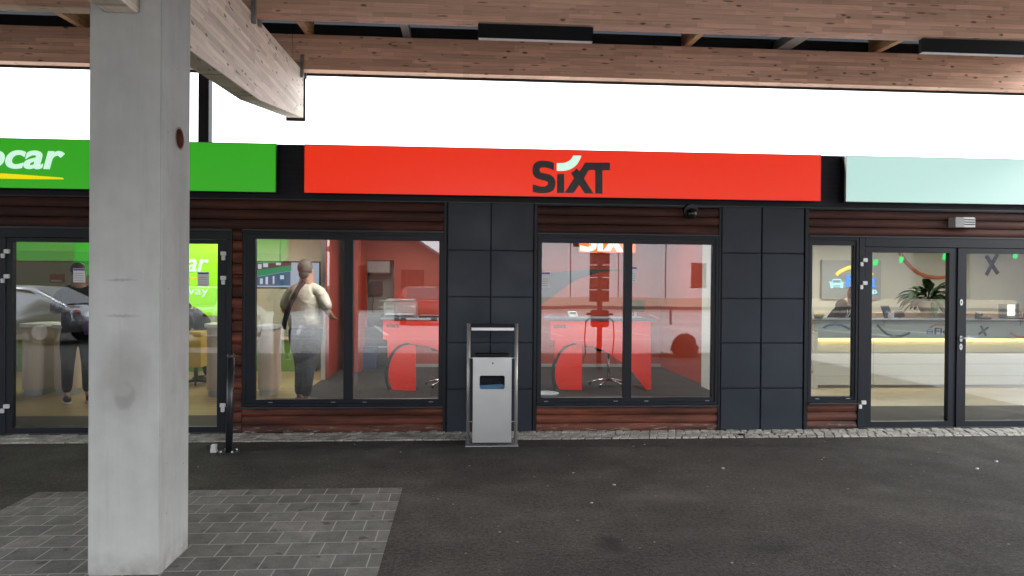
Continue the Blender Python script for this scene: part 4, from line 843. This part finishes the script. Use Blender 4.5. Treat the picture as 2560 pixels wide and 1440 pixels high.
# ------------------------------------------------------------ right shop
YF = 10.62; rx0, rx1 = X(2040, 900, YF), 9.9
t = thing('reception_desk', 'long white reception desk with a glowing warm light strip under a grey-teal front band', 'desk', ((rx0+rx1)/2, YF, 0))
zA, zB, zC = Z(2250, 803, YF), Z(2250, 846, YF), Z(2250, 972, YF)
MB().box(rx0+.02, rx1, YF+.08, YF+.5, .06, zA-.03).build('front_panels', M['desk_white'], t)
mb = MB()
for k in range(1, 4): mb.box(rx0+.02, rx1, YF+.0785, YF+.0797, zC+(zB-zC)*k/4.2, zC+(zB-zC)*k/4.2+.006)
for k in range(4): mb.box(rx0+.02+.95+k*1.3, rx0+.026+.95+k*1.3, YF+.0782, YF+.0797, zC, zB)
mb.build('panel_joints', M['plinth'], t)
MB().box(rx0-.02, rx1, YF, YF+.03, zB, zA-.002).build('front_band', M['band'], t); MB().box(rx0-.06, rx1, YF-.03, YF+.65, zA-.001, zA+.025).build('worktop', M['worktop'], t, bevel=.003)
MB().box(rx0-.05, rx0+.018, YF-.02, YF+.6, .012, zB+.1).build('end_panel', M['desk_white'], t)
MB().box(rx0+.03, rx1, YF+.032, YF+.075, zB+.03, zB+.045).build('light_strip', M['led_warm'], t)
MB().box(rx0+.02, rx1, YF+.065, YF+.079, .012, zC).build('plinth', M['plinth'], t)
def arc_strip(pts, mt, y_, wdt, parent, name='arc', ox=2000, oy=590, s=3.5125):
    p = [lp(a_, b_, ox, oy, s, y_) for a_, b_ in pts]; mb = MB()
    mb.tube([(q[0], y_, q[1]) for q in p], wdt/2, 8)
    o = mb.build(name, M[mt], parent, smooth=True)
    for v_ in o.data.vertices: v_.co.y = y_+(v_.co.y-y_)*.3
    return o
arc_strip([(205, 803), (250, 782), (310, 772), (370, 782), (440, 818)], 'mid_blue', YF-.006, .035, t); arc_strip([(678, 775), (710, 815), (760, 860), (820, 883), (890, 878), (965, 852)], 'navy', YF-.006, .035, t)
arc_strip([(1140, 808), (1170, 786), (1215, 775), (1270, 782)], 'terracotta', YF-.006, .02, t); arc_strip([(1570, 862), (1655, 802)], 'navy', YF-.006, .035, t, 'cross'); arc_strip([(1588, 788), (1635, 876)], 'navy', YF-.006, .035, t, 'cross')
arc_strip([(1850, 855), (1900, 880), (1980, 888), (2060, 870)], 'terracotta', YF-.006, .03, t); arc_strip([(86, 1215), (110, 1185)], 'mid_blue', YF-.024, .035, t)
text('lettering', 'Flex', X(2336, 830, YF), X(2336, 830, YF)+.34, Z(2350, 836, YF), Z(2350, 820, YF), YF-.002, M['navy'], t, ext=.003, offset=.01)
def car_icon(cx_, cz_, s_, y_, mt, parent):
    mb = MB()
    mb.prism([(cx_-.36*s_, cz_+.05*s_), (cx_-.26*s_, cz_+.30*s_), (cx_+.26*s_, cz_+.30*s_), (cx_+.36*s_, cz_+.05*s_), (cx_+.30*s_, cz_+.05*s_), (cx_+.21*s_, cz_+.24*s_), (cx_-.21*s_, cz_+.24*s_), (cx_-.30*s_, cz_+.05*s_)], y_-.006, y_)
    mb.box(cx_-.45*s_, cx_+.45*s_, y_-.006, y_, cz_-.12*s_, cz_+.05*s_); mb.box(cx_-.43*s_, cx_-.26*s_, y_-.006, y_, cz_-.3*s_, cz_-.12*s_); mb.box(cx_+.26*s_, cx_+.43*s_, y_-.006, y_, cz_-.3*s_, cz_-.12*s_)
    mb.box(cx_-.26*s_, cx_+.26*s_, y_-.006, y_, cz_-.24*s_, cz_-.19*s_); mb.box(cx_-.55*s_, cx_-.38*s_, y_-.006, y_, cz_+.06*s_, cz_+.12*s_); mb.box(cx_+.38*s_, cx_+.55*s_, y_-.006, y_, cz_+.06*s_, cz_+.12*s_)
    return mb.build('car_icon', M[mt], parent)
car_icon(X(2324, 830, YF), Z(2324, 829, YF), .12, YF-.002, 'mid_blue', t)
# lit logo panel on the back wall
yl = yb-.06
t = thing('logo_panel', 'grey wall panel with a lit blue and yellow logo, behind the narrow side window', 'sign', (X(2128, 700, yl), yl, 1.4))
p0, p1 = at(2055, 650, yl), at(2202, 748, yl); MB().box(p0.x, p1.x, yl, yl+.055, p1.z, p0.z).build('panel', M['grey_panel'], t, bevel=.004)
arc_strip([(318, 342), (350, 315), (400, 288), (450, 272), (500, 266), (550, 275), (600, 300), (635, 345)], 'logo_yellow', yl-.02, .07, t)
p = at(2091, 709, yl); car_icon(p.x, p.z, .30, yl-.01, 'logo_ice', t)
x0_, z0_ = X(2115, 700, yl), Z(2130, 719, yl); x1_, z1_ = X(2191, 700, yl), Z(2130, 688, yl)
text('lettering', 'Flex', x0_, x1_, z0_, z1_, yl-.012, M['logo_blue'], t, ext=.012, offset=.03); 
x0_, z0_ = X(2150, 730, yl), Z(2180, 735, yl); text('lettering', 'TO GO', x0_, x1_, z0_, Z(2180, 725, yl), yl-.012, M['logo_ice'], t, ext=.012, offset=.015)
# wall motifs
ym = yb-.012
mo = thing('wall_arc', 'thick terracotta arc painted on the beige wall above the plant', 'wall motif', (X(2320, 690, ym), ym, 1.7)); arc_strip([(860, 100), (880, 150), (920, 215), (980, 280), (1040, 325), (1100, 350), (1160, 362), (1220, 366), (1290, 358), (1370, 335)], 'terracotta', ym, .075, mo)
mo = thing('wall_cross', 'dark purple cross painted on the beige wall behind the right-hand door', 'wall motif', (X(2480, 660, ym), ym, 1.8)); arc_strip([(1636, 175), (1738, 330)], 'ink', ym, .085, mo, 'stroke'); arc_strip([(1735, 158), (1636, 342)], 'ink', ym-.004, .075, mo, 'stroke')
# green reflections in the glass, added as small hanging glowing pieces
for (px, py, yy, lab) in ((2190, 655, 10.4, 'lower green glow standing in for a reflection near the left hinge of the right-hand doors'), (2254, 648, 10.8, 'small green glow standing in for a reflection right of the lowest one'), (2363, 641, 10.0, 'green glow standing in for a reflection beside the middle door stile'), (2540, 637, 10.4, 'green glow standing in for a reflection nearest the right edge')):
    p = at(px, py, yy); t = thing('green_reflection', lab, 'reflection glow', tuple(p), 'green reflection glows'); MB().tube([(p.x, p.y, p.z+.05), (p.x, p.y, 2.56)], .004, 6).build('hanger', M['plinth'], t); mb = MB()
    mb.prism([(p.x-.045, p.z-.05), (p.x+.02, p.z-.06), (p.x+.05, p.z+.03), (p.x-.02, p.z+.05)], p.y, p.y+.02); mb.build('lit_face', M['green_glow'], t, bevel=.008)
# back ledge, tablet, laptop, bowl, plant
yq = 12.3; zl = Z(2280, 783, yq); t = tag(MB().box(X(2190, 800, yq), X(2570, 800, yq), yq, yq+.4, .012, zl).build('back_ledge', M['counter_wood'], bevel=.006), 'low brown wooden sideboard under the potted plant', 'sideboard')
yt = 11.9; p = at(2219, 772, 11.1); zd = zA+.026
t = thing('display_stand', 'small dark blue card stand on the reception desk, left of the plant', 'card stand', (p.x, 11.1, zd)); MB().add([(p.x-.08, 11.05, zd), (p.x+.08, 11.05, zd), (p.x+.05, 11.15, zd+.2), (p.x-.09, 11.15, zd+.2), (p.x-.08, 11.06, zd), (p.x+.08, 11.06, zd), (p.x+.05, 11.16, zd+.2), (p.x-.09, 11.16, zd+.2)], [(0, 1, 2, 3), (7, 6, 5, 4), (0, 4, 5, 1), (1, 5, 6, 2), (2, 6, 7, 3), (3, 7, 4, 0)]).build('card', M['navy'], t); MB().box(p.x-.03, p.x+.05, 11.0, 11.04, zd, zd+.09).build('leaflet', M['paper'], t)
p = at(2535, 775, 11.1); t = thing('laptop', 'open laptop with a glowing patch for a lamp reflection on the reception desk', 'laptop', (p.x, 11.1, zd)); MB().box(p.x-.18, p.x+.18, 10.95, 11.2, zd, zd+.02).build('base', M['black_plastic'], t, bevel=.004)
MB().box(p.x-.18, p.x+.18, 11.21, 11.225, zd+.02, zd+.24).build('lid', M['grey_panel'], t, bevel=.004); MB().box(p.x-.03, p.x+.10, 11.200, 11.208, zd+.04, zd+.23).build('screen', M['screen'], t)  # glowing patch stands for a lamp reflection on the laptop
p = at(2460, 795, 10.9); t = thing('desk_phone', 'black desk phone on the reception desk left of the laptop', 'phone', (p.x, 10.9, zd)); MB().prism([(10.82, zd), (11.0, zd), (11.0, zd+.08), (10.84, zd+.03)], p.x-.09, p.x+.08, 'x').build('base', M['black_plastic'], t, bevel=.008); MB().tube([(p.x-.07, 10.86, zd+.07), (p.x-.07, 10.98, zd+.10)], .022, 8).build('handset', M['black_plastic'], t)
p = at(2047, 795, 10.85); t = thing('sweet_bowl', 'small glass bowl of yellow sweets at the left end of the reception desk', 'bowl', (p.x, 10.85, zd)); MB().lathe((p.x, 10.85, zd), [(0, 0), (.05, .0), (.09, .05), (.085, .05), (.05, .01), (0, .01)], 20).build('bowl', M['cabinet'], t, smooth=True)
mb = MB()
for k in range(40): a_ = random.random()*6.28; r_ = random.random()**.5*.085; mb.ball((p.x+r_*math.cos(a_), 10.85+r_*math.sin(a_), zd+.05+random.random()*.03*(1-r_/.1)), .016, 6, 4)
mb.build('sweets', M['sweets'], t)
p = at(2322, 783, 12.5); t = thing('potted_plant', 'leafy dark green peace lily in a pale pot on the sideboard', 'plant', (p.x, 12.5, zl))
MB().lathe((p.x, 12.5, zl), [(0, 0), (.13, 0), (.19, .22), (.175, .22), (.13, .02)], 24).build('pot', M['pot'], t, smooth=True); mb = MB(); random.seed(5)
for k in range(76):
    an = random.random()*6.283; el = random.uniform(.15, 1.25); ln = random.uniform(.28, .55); wd = random.uniform(.05, .085)
    d_ = Vector((math.cos(an)*math.cos(el), math.sin(an)*math.cos(el)*.7, math.sin(el))); side = d_.cross(Vector((0, 0, 1))).normalized(); base = Vector((p.x, 12.5, zl+.2))
    pts = []; pos = base.copy(); dd = d_.copy(); n_ = 9
    for i in range(n_+1):
        pts.append((pos.copy(), side, (0.006 if i < 4 else wd*math.sin(math.pi*min(1, (i-3)/(n_-2.6)))**.8)))
        pos += dd*ln/n_*1.25; dd = (dd+Vector((0, 0, -.17-.05*random.random()))).normalized()
    vs = []; 
    for (q, sd, wq) in pts: nrm = sd.cross(dd).normalized(); vs += [q-sd*wq+Vector((0, 0, wq*.35)), q, q+sd*wq+Vector((0, 0, wq*.35))]
    mb.add(vs, [f for i in range(n_) for f in ((3*i, 3*i+1, 3*i+4, 3*i+3), (3*i+1, 3*i+2, 3*i+5, 3*i+4))])
mb.build('leaves', M['leaf'], t, smooth=True); random.seed(11)
# ------------------------------------------------------------ people
def person(label, loc, rz_, h=1.75, girth=1.0, shirt='cloth_black', legs='trousers_grey', hair='hair_dark', skin_m='skin_tone', lean=0, arms=None, short=False, long_hair=False, shoe='shoe', sit=False, headtilt=0, jacket=False, st=1.0, hip=None, slv=.073, belly=1.0):
    t = lthing('person', label, 'person', loc, None, rz_); k = h/1.75; g_ = girth; hp = hip or girth
    def b(x, y, z):                      # lean forward about the hip, facing -y
        if z > .95:
            dz, dy = z-.95, y; c_, s_ = math.cos(lean), math.sin(lean); z = .95+dz*c_+dy*s_; y = dy*c_-dz*s_
        return (x*k, y*k, z*k)
    arms = arms or [((.24, .02, 1.14), (.26, -.05, .90)), ((-.24, .02, 1.14), (-.26, -.05, .90))]
    P_, E_, R_ = [], [], []
    def v(p, r, par=None):
        P_.append(p); R_.append(tuple(x*k for x in r) if isinstance(r, tuple) else r*k)
        if par is not None: E_.append((par, len(P_)-1))
        return len(P_)-1
    pel = v(b(0, 0, .97), (.13, .10)); wa = v(b(0, 0, 1.12), (.12, .09), pel); ch = v(b(0, .0, 1.30), (.14, .10), wa); nb = v(b(0, .01, 1.43), (.075, .06), ch)
    nk = v(b(0, -.005, 1.50), (.056*min(g_, 1.25), .058*min(g_, 1.25)), nb); ht = headtilt
    hd = lambda x, y, z: b(x, y*math.cos(ht)-(z-1.52)*math.sin(ht), 1.52+(z-1.52)*math.cos(ht)+y*math.sin(ht))
    jw = v(hd(0, -.02, 1.575), (.058, .068), nk); hc = v(hd(0, -.01, 1.655), (.074, .092), jw); cr_ = v(hd(0, .005, 1.72), (.055, .065), hc)
    nose = v(hd(0, -.108, 1.62), .011, jw)
    hips = []
    for s_ in (1, -1):
        sh_ = v(b(.16*s_*min(g_, 1.25), 0, 1.385), .052, nb)
        (e, wv) = arms[0 if s_ == 1 else 1]
        el_ = v(b(*e), .042, sh_); wr = v(b(*wv), .027, el_)
        ev, wv_ = Vector(e), Vector(wv); d_ = (wv_-ev).normalized(); sd = d_.cross(Vector((0, 1, 0)) if abs(d_.y) < .7 else Vector((0, 0, 1))).normalized()
        pm = wv_+d_*.06; pi = v(b(*pm), (.034, .018), wr)
        for f in range(4):
            o_ = sd*(-.024+.016*f); l_ = (.062, .075, .07, .055)[f]; q1 = pm+o_*1.2+d_*.03; q2 = q1+d_*l_*.55+Vector((0, -.008, 0)); q3 = q2+d_*l_*.45+Vector((0, -.018, 0))
            i1 = v(b(*q1), .0092, pi); i2 = v(b(*q2), .0085, i1); v(b(*q3), .0075, i2)
        th = wv_+d_*.03-sd*.03; i1 = v(b(*th), .011, wr); v(b(*(th+d_*.045-sd*.012)), .009, i1)
        hx = .09*s_
        if sit: a_ = v(b(hx, -.02, .90), .085, pel); kn = v((hx*k, -.45*k, .52*k+.38), .058, a_); an_ = v((hx*k, -.43*k, .50), .04, kn)
        else:
            a_ = v(b(hx, 0, .88), .082, pel); kn = v(((.10*s_*st)*k, (-.02 if s_ > 0 else .04)*k, .50*k), .054, a_); an_ = v(((.11*s_*st)*k, (.03 if s_ > 0 else .10)*k, .09*k), .036, kn); v(((.12*s_*st)*k, (-.10 if s_ > 0 else -.03)*k, .035*k), .03, an_)
            hips.append(((.12*s_*st)*k, (-.10 if s_ > 0 else -.03)*k))
    bd = skin('body', P_, E_, R_, M[skin_m], t, 1)
    mb = MB()
    for s_ in (1, -1): q = hd(.03*s_, -.088, 1.665); mb.ball(q, .011*k, 8, 5)
    mb.build('eyes', M['hair_dark'], bd, smooth=True)
    mb = MB()
    for s_ in (1, -1): q = hd(.076*s_, .0, 1.645); mb.ball(q, (.012*k, .02*k, .03*k), 8, 6)
    mb.build('ears', M[skin_m], bd, smooth=True)
    q = hd(0, .022, 1.675); hb_ = MB(); hb_.ball(q, (.090*k, .100*k, .105*k), 18, 12); hb_.ball(hd(0, .05, 1.60), (.066*k, .052*k, .07*k), 14, 9)
    if long_hair: hb_.ball(hd(0, .07, 1.60), (.085*k, .05*k, .14*k), 14, 9); hb_.ball(hd(.07, .0, 1.59), (.025*k, .05*k, .12*k), 8, 6); hb_.ball(hd(-.07, .0, 1.59), (.025*k, .05*k, .12*k), 8, 6)
    hb_.build('hair', M[hair], t, smooth=True)
    # shirt or jacket
    P_, E_, R_ = [], [], []
    hem = v(b(0, 0, .89), (.16*g_*belly, .125*g_*belly)); m1 = v(b(0, -.01*g_, .99), (.175*g_*belly, .14*g_*belly), hem); m2 = v(b(0, -.015*g_, 1.16), (.168*g_, .138*g_), m1); m3 = v(b(0, 0, 1.32), (.165*g_, .125*g_), m2); m4 = v(b(0, .01, 1.43), (.09, .075), m3); v(b(0, .008, 1.515), (.076, .074), m4)
    for s_ in (1, -1):
        (e, wv) = arms[0 if s_ == 1 else 1]; sh_ = v(b(.165*s_*min(g_, 1.25), 0, 1.385), slv, m4); ev = Vector(e); s0 = Vector((.165*s_*min(g_, 1.25), 0, 1.385)); wv_ = Vector(wv)
        if short: v(b(*(s0.lerp(ev, .45))), slv*.98, sh_); v(b(*(s0.lerp(ev, .95))), slv, len(P_)-1)
        else: el_ = v(b(*e), .058, sh_); v(b(*(ev.lerp(wv_, .93))), .042, el_)
    skin('jacket' if jacket else 'shirt', P_, E_, R_, M[shirt], t, 1)
    P_, E_, R_ = [], [], []
    p0_ = v(b(0, 0, 1.06), (.145*g_, .115*g_)); p1_ = v(b(0, 0, .90), (.14*hp, .12*hp), p0_)
    for s_ in (1, -1):
        hx = .095*s_*(hp*.5+.5)*(st*.5+.5)
        if sit: a_ = v(b(hx, -.05, .88), .1, p1_); kn = v((hx*k, -.45*k, .52*k+.38), .07, a_); v((hx*k, -.43*k, .52), .06, kn)
        else: a_ = v(b(hx, 0, .78), .10*hp, p1_); kn = v(((.105*s_*st)*k, (-.02 if s_ > 0 else .04)*k, .50*k), .072*hp**.6, a_); v(((.11*s_*st)*k, (.025 if s_ > 0 else .095)*k, .10*k), .062, kn)
    skin('trousers', P_, E_, R_, M[legs], t, 1)
    for (sx, sy) in hips:
        sb = MB(); sb.ball((sx, sy-.0, .045), (.048, .14, .045), 12, 7); o_ = sb.build('shoe', M[shoe], t, smooth=True)
        mb = MB(); mb.prism([(sx+.05*math.cos(a_), sy+.145*math.sin(a_)) for a_ in [q_*math.pi/10 for q_ in range(20)]], .0, .02, 'z'); mb.build('sole', M['paper'], o_)
    return t, b
t, b = person('heavy-set man in a beige short-sleeved shirt, dark strap across his back, in the left window', (X(764, 900, 9.4), 9.4, .012), R(160), 1.86, 1.44, 'shirt_beige', 'trousers_grey', 'hair_grey', short=True, st=.62, hip=1.36, slv=.082, belly=1.06, arms=[((.32, .0, 1.13), (.16, -.24, 1.06)), ((-.33, .03, 1.12), (-.24, -.22, 1.06))])
mb = MB(); sp_ = [b(-.02, .07, 1.51), b(.02, .135, 1.42), b(.07, .19, 1.28), b(.12, .21, 1.14), b(.16, .205, 1.02), b(.19, .18, .93)]
mb.add([(p_[0]-.022, p_[1]+.004, p_[2]-.012) for p_ in sp_]+[(p_[0]+.030, p_[1]+.004, p_[2]+.018) for p_ in sp_]+[(p_[0]-.022, p_[1]-.02, p_[2]-.012) for p_ in sp_]+[(p_[0]+.030, p_[1]-.02, p_[2]+.018) for p_ in sp_], [(i, i+1, i+7, i+6) for i in range(5)]+[(i+12, i+13, i+1, i) for i in range(5)]+[(i+6, i+7, i+19, i+18) for i in range(5)]); mb.build('bag_strap', M['strap'], t, smooth=True)

t, b = person('person in a black jacket and dark trousers standing behind the left-hand door', (X(195, 900, 9.7), 9.7, .012), R(35), 1.80, 1.2, 'cloth_black', 'cloth_black', jacket=True, arms=[((.28, -.06, 1.16), (.16, -.30, 1.22)), ((-.28, -.06, 1.16), (-.14, -.30, 1.20))])
MB().lathe(b(.16, -.26, .86), [(0, 0), (.13, .01), (.16, .12), (.13, .24), (0, .25)], 14).build('purple_bag', M['purple'], t, smooth=True)
t, b = person('person in a black coat bent over the counter before the lime wall panel', (X(512, 900, 11.6), 11.6, .012), R(-60), 1.66, 1.2, 'cloth_black', 'cloth_black', jacket=True, lean=R(48), headtilt=.3, arms=[((.24, -.15, 1.15), (.20, -.35, 1.14)), ((-.24, -.15, 1.15), (-.2, -.35, 1.14))])
t, b = person('woman with long brown hair and white lanyard leaning over the reception desk', (X(2072, 900, 11.6), 11.6, .012), R(35), 1.70, 1.0, 'cloth_black', 'cloth_black', 'hair_brown', 'skin_light', long_hair=True, jacket=True, lean=R(36), headtilt=.45, arms=[((.25, -.12, 1.18), (.16, -.30, 1.05)), ((-.25, -.12, 1.18), (-.18, -.30, 1.04))])
MB().tube([b(.055, -.03, 1.46), b(.045, -.14, 1.34), b(.0, -.17, 1.16), b(-.045, -.14, 1.34), b(-.055, -.03, 1.46)], .009, 6).build('lanyard', M['lanyard'], t)
t, b = person('person with dark hair sitting low behind the reception desk, only the head showing', (X(2243, 900, 11.35), 11.35, -.45), R(20), 1.64, 1.0, 'cloth_black', 'cloth_black', 'hair_dark', 'skin_light', long_hair=True, sit=True, jacket=True, headtilt=.3)
t, b = person('person in a dark blue shirt behind the laptop at the right edge', (X(2576, 900, 11.7), 11.7, .012), R(15), 1.72, 1.1, 'blue_cloth', 'cloth_black', 'hair_brown', lean=R(14), arms=[((.26, -.12, 1.18), (.2, -.30, 1.05)), ((-.26, -.1, 1.18), (-.24, -.28, 1.05))])
# bystanders on the forecourt that show only as reflections
t, b = person('person in a black jacket and jeans holding up a phone, reflected in the left window', (-3.72, .25, 0), R(165), 1.76, 1.08, 'cloth_black', 'denim', jacket=True, arms=[((.27, -.15, 1.22), (.10, -.34, 1.42)), ((-.27, -.15, 1.22), (-.08, -.34, 1.42))])
MB().box(-.08, .08, -.46, -.45, 1.44, 1.52).build('phone', M['black_plastic'], t)
# ------------------------------------------------------------ across the car park (reflected in the glass)
t = thing('warehouse', 'large pale warehouse across the car park, reflected in the middle window', 'building', (16, -28, 0))
MB().box(2.0, 20, -40, -28, 0, 7.2).build('wall', M['pale_cladding'], t); MB().box(1.9, 20.1, -40.1, -27.9, 7.2, 7.5).build('roof_edge', M['grey_panel'], t)
mb = MB()
for k in range(6): mb.box(3.6+k*3, 3.66+k*3, -28.04, -28, 0, 7.2)
mb.build('downpipes', M['grey_panel'], t); MB().box(14.2, 15.2, -28.06, -28, 1.4, 3.0).build('door', M['roof_grey'], t); MB().box(6.8, 7.8, -28.06, -28, 3.9, 4.6).build('window', M['roof_grey'], t)
t = thing('added_hall', 'tall dark grey hall added right of the warehouse to darken reflections in the right-hand doors', 'building', (32, -30, 0)); MB().box(22, 50, -42, -30, 0, 8).build('wall', M['roof_grey'], t); MB().box(21.7, 50.3, -42.3, -29.7, 8, 8.4).build('roof', M['roof_grey'], t); MB().box(30, 34, -30.05, -30, 0, 4).build('gate', M['grey_panel'], t)  # hall added to darken what the right-hand glass reflects
t = thing('barn', 'low dark red barn across the car park, reflected in the left window', 'building', (-6, -27, 0))
MB().prism([(-7.6, 0), (-.9, 0), (-.9, 3.0), (-4.6, 5.2), (-7.6, 3.6)], -36, -27).build('wall', M['barn_red'], t); MB().prism([(-7.9, 3.42), (-4.6, 5.21), (-.5, 2.75), (-.5, 2.9), (-4.6, 5.4), (-7.9, 3.6)], -36.4, -26.6).build('roof', M['roof_grey'], t)
MB().box(-6.8, -5.4, -27.05, -27, 0, 2.6).build('door', M['grey_panel'], t); MB().box(-3.6, -2.2, -27.05, -27, 1.2, 2.4).build('window', M['car_glass'], t)
t = thing('brick_house', 'brick building with a green awning across the car park, reflected in the left window', 'building', (-19, -24, 0))
MB().box(-30, -9.2, -34, -24, 0, 7).build('wall', M['brick'], t); MB().prism([(-30.4, 7), (-8.8, 7), (-12, 9.5), (-27, 9.5)], -34.2, -23.8).build('roof', M['roof_grey'], t)
for k in range(5): f_ = MB().box(-28+k*3.2, -26.8+k*3.2, -23.98, -23.94, 4.6, 6.0).build('window', M['line'], t); MB().box(-27.85+k*3.2, -26.95+k*3.2, -23.935, -23.92, 4.75, 5.85).build('pane', M['car_glass'], f_)
MB().prism([(-24, 3.0), (-22.6, 2.6), (-22.6, 3.1), (-24, 3.9)], -29, -9.4, 'x').build('awning', M['green_sign'], t); MB().box(-28.5, -13.4, -23.97, -23.93, .3, 2.6).build('shop_front', M['car_glass'], t)
tag(MB().box(-2, 34, -26.2, -26.0, 0, .85).build('low_wall', M['low_wall']), 'low beige wall along the far side of the car park', 'wall')
t = thing('guard_rail', 'dark steel guard rail across the car park', 'guard rail', (8, -13, 0)); MB().box(-1, 24, -13.05, -12.95, .60, .74).build('rail', M['rail'], t, bevel=.01)
for k in range(9): MB().box(-.6+k*3, -.52+k*3, -12.95, -12.87, 0, .7).build('post', M['rail'], t)
mb = MB()
for k in range(9): mb.add([(-6+k*2.7, -11.5, .004), (-5.88+k*2.7, -11.5, .004), (-4.88+k*2.7, -6.5, .004), (-5.0+k*2.7, -6.5, .004)], [(0, 1, 2, 3)])
for k in range(9): mb.add([(-6+k*2.7, -23, .004), (-5.88+k*2.7, -23, .004), (-6.88+k*2.7, -17.5, .004), (-7.0+k*2.7, -17.5, .004)], [(0, 1, 2, 3)])
mb.add([(-10, -5.2, .004), (22, -5.2, .004), (22, -5.08, .004), (-10, -5.08, .004)], [(0, 1, 2, 3)])
tag(mb.build('road_markings', M['line']), kind='structure')
mb = MB(); random.seed(3); mb.ball((0, 0, .18), (.30, .24, .34), 14, 10); o = mb.build('boulder', M['rock'], smooth=True)
for v_ in o.data.vertices: v_.co += Vector((random.uniform(-.03, .03),)*3)
o.location = (5.0, -.3, 0); tag(o, 'dark brown boulder beside the forecourt, reflected in the middle window', 'boulder')
mb = MB()
for k in range(260): a_ = random.random()*6.28; r_ = .2+random.random()*.38; x_, y_ = 5.0+r_*1.5*math.cos(a_), -.3+r_*math.sin(a_); h_ = random.uniform(.05, .13); mb.add([(x_-.008, y_, 0), (x_+.008, y_, 0), (x_+random.uniform(-.03, .03), y_+random.uniform(-.03, .03), h_)], [(0, 1, 2)])
tag(mb.build('grass_tuft', M['grass']), 'ring of yellow-green grass round the boulder', 'grass', kind='stuff')
# service totem right of the camera, reflected in the middle window
tx, ty = 2.60, 2.05
t = thing('service_totem', 'dark post with stacked plates, a box and two hanging hoses, reflected in the middle window', 'service post', (tx, ty, 0))
MB().box(tx-.045, tx+.045, ty-.03, ty+.03, 0, 2.9).build('post', M['lamp_black'], t)
for k in range(6): MB().box(tx-.19, tx+.19, ty-.05, ty-.032, 1.27+k*.235, 1.49+k*.235).build('plate', M['lamp_black'], t, bevel=.006)
MB().box(tx-.16, tx+.16, ty-.1, ty+.1, .80, 1.12).build('box', M['lamp_black'], t, bevel=.02); MB().box(tx-.25, tx+.25, ty-.03, ty+.03, 1.02, 1.06).build('arm', M['lamp_black'], t)
for s_ in (1, -1): MB().tube([(tx+.16*s_, ty, 1.0), (tx+.26*s_, ty, .9), (tx+.28*s_, ty, .6), (tx+.26*s_, ty, .3), (tx+.34*s_, ty, .05), (tx+.5*s_, ty-.1, .02)], .012, 6).build('hose', M['black_plastic'], t)
# cars
def car(label, loc, rz_, paint, group='parked cars across the forecourt'):
    t = lthing('parked_car', label, 'car', loc, group, rz_)
    prof = [(-2.15, .35), (-2.2, .62), (-2.1, .82), (-1.3, .95), (-.65, 1.40), (.1, 1.47), (.95, 1.42), (1.75, 1.0), (2.12, .92), (2.2, .6), (2.15, .33), (1.7, .28), (-1.75, .28)]
    mb = MB(); n_ = len(prof); ws = [.80 if z_ < 1 else .62 for _, z_ in prof]; ws2 = [.88 if z_ < 1 else .66 for _, z_ in prof]
    vs = [(p[0], -w_, p[1]) for p, w_ in zip(prof, ws2)]+[(p[0], w_, p[1]) for p, w_ in zip(prof, ws2)]
    mb.add(vs, [list(range(n_)), list(range(2*n_-1, n_-1, -1))]+[(i, i+n_, (i+1) % n_+n_, (i+1) % n_) for i in range(n_)]); mb.build('body', M[paint], t, bevel=.07, seg=3, smooth=True)
    mb = MB(); sw_ = [(-1.2, .96), (-.62, 1.34), (.1, 1.41), (.9, 1.36), (1.6, 1.0)]
    for s_ in (-1, 1):
        vs = [(x_, s_*((.88+.005) if z_ < 1 else .685), z_) for x_, z_ in sw_]; mb.add(vs, [list(range(5))])
    mb.add([(-1.36, -.72, .97), (-1.36, .72, .97), (-.70, .58, 1.405), (-.70, -.58, 1.405)], [(0, 1, 2, 3)]); mb.add([(1.84, -.72, 1.02), (1.84, .72, 1.02), (1.02, .58, 1.435), (1.02, -.58, 1.435)], [(0, 1, 2, 3)]); mb.build('windows', M['car_glass'], t)
    for sx in (-1.35, 1.35):
        for s_ in (-1, 1):
            wl = MB().tube([(sx, s_*.70, .32), (sx, s_*.90, .32)], .32, 22).build('wheel', M['tyre'], t); MB().tube([(sx, s_*.90, .32), (sx, s_*.912, .32)], .2, 16).build('rim', M['chrome'], wl)
    for s_ in (-1, 1): MB().ball((-2.08, s_*.62, .72), (.08, .17, .07), 10, 6).build('headlight', M['paper'], t, smooth=True)
    for s_ in (-1, 1): MB().ball((2.12, s_*.66, .8), (.06, .14, .07), 10, 6).build('tail_light', M['car_red'], t, smooth=True)
    return t
car('silver parked car behind the forecourt, reflected in the left-hand door', (-11.6, -4.0, 0), R(6), 'car_silver'); car('black parked car beyond the silver one, reflected in the left-hand door', (-14.5, -8.5, 0), R(2), 'car_black'); car('dark red parked car, reflected in the left window', (-1.7, -13.6, 0), R(80), 'car_red'); car('white parked car, reflected at the left edge of the left window', (-6.75, -4.4, 0), R(90), 'car_white')
t = lthing('picnic_table', 'wooden picnic table in front of the barn, reflected in the left window', 'picnic table', (-3.1, -20, 0))
MB().box(-.9, .9, -.38, .38, .72, .76).build('table_top', M['low_wall'], t)
for s_ in (-1, 1):
    MB().box(-.9, .9, s_*.75-.13, s_*.75+.13, .42, .46).build('bench', M['low_wall'], t)
    for q in (-1, 1): MB().tube([(q*.7, s_*.6, 0), (q*.7, s_*.12, .72)], .04, 6).build('leg', M['low_wall'], t)
for o in LOCAL: del o['_local']
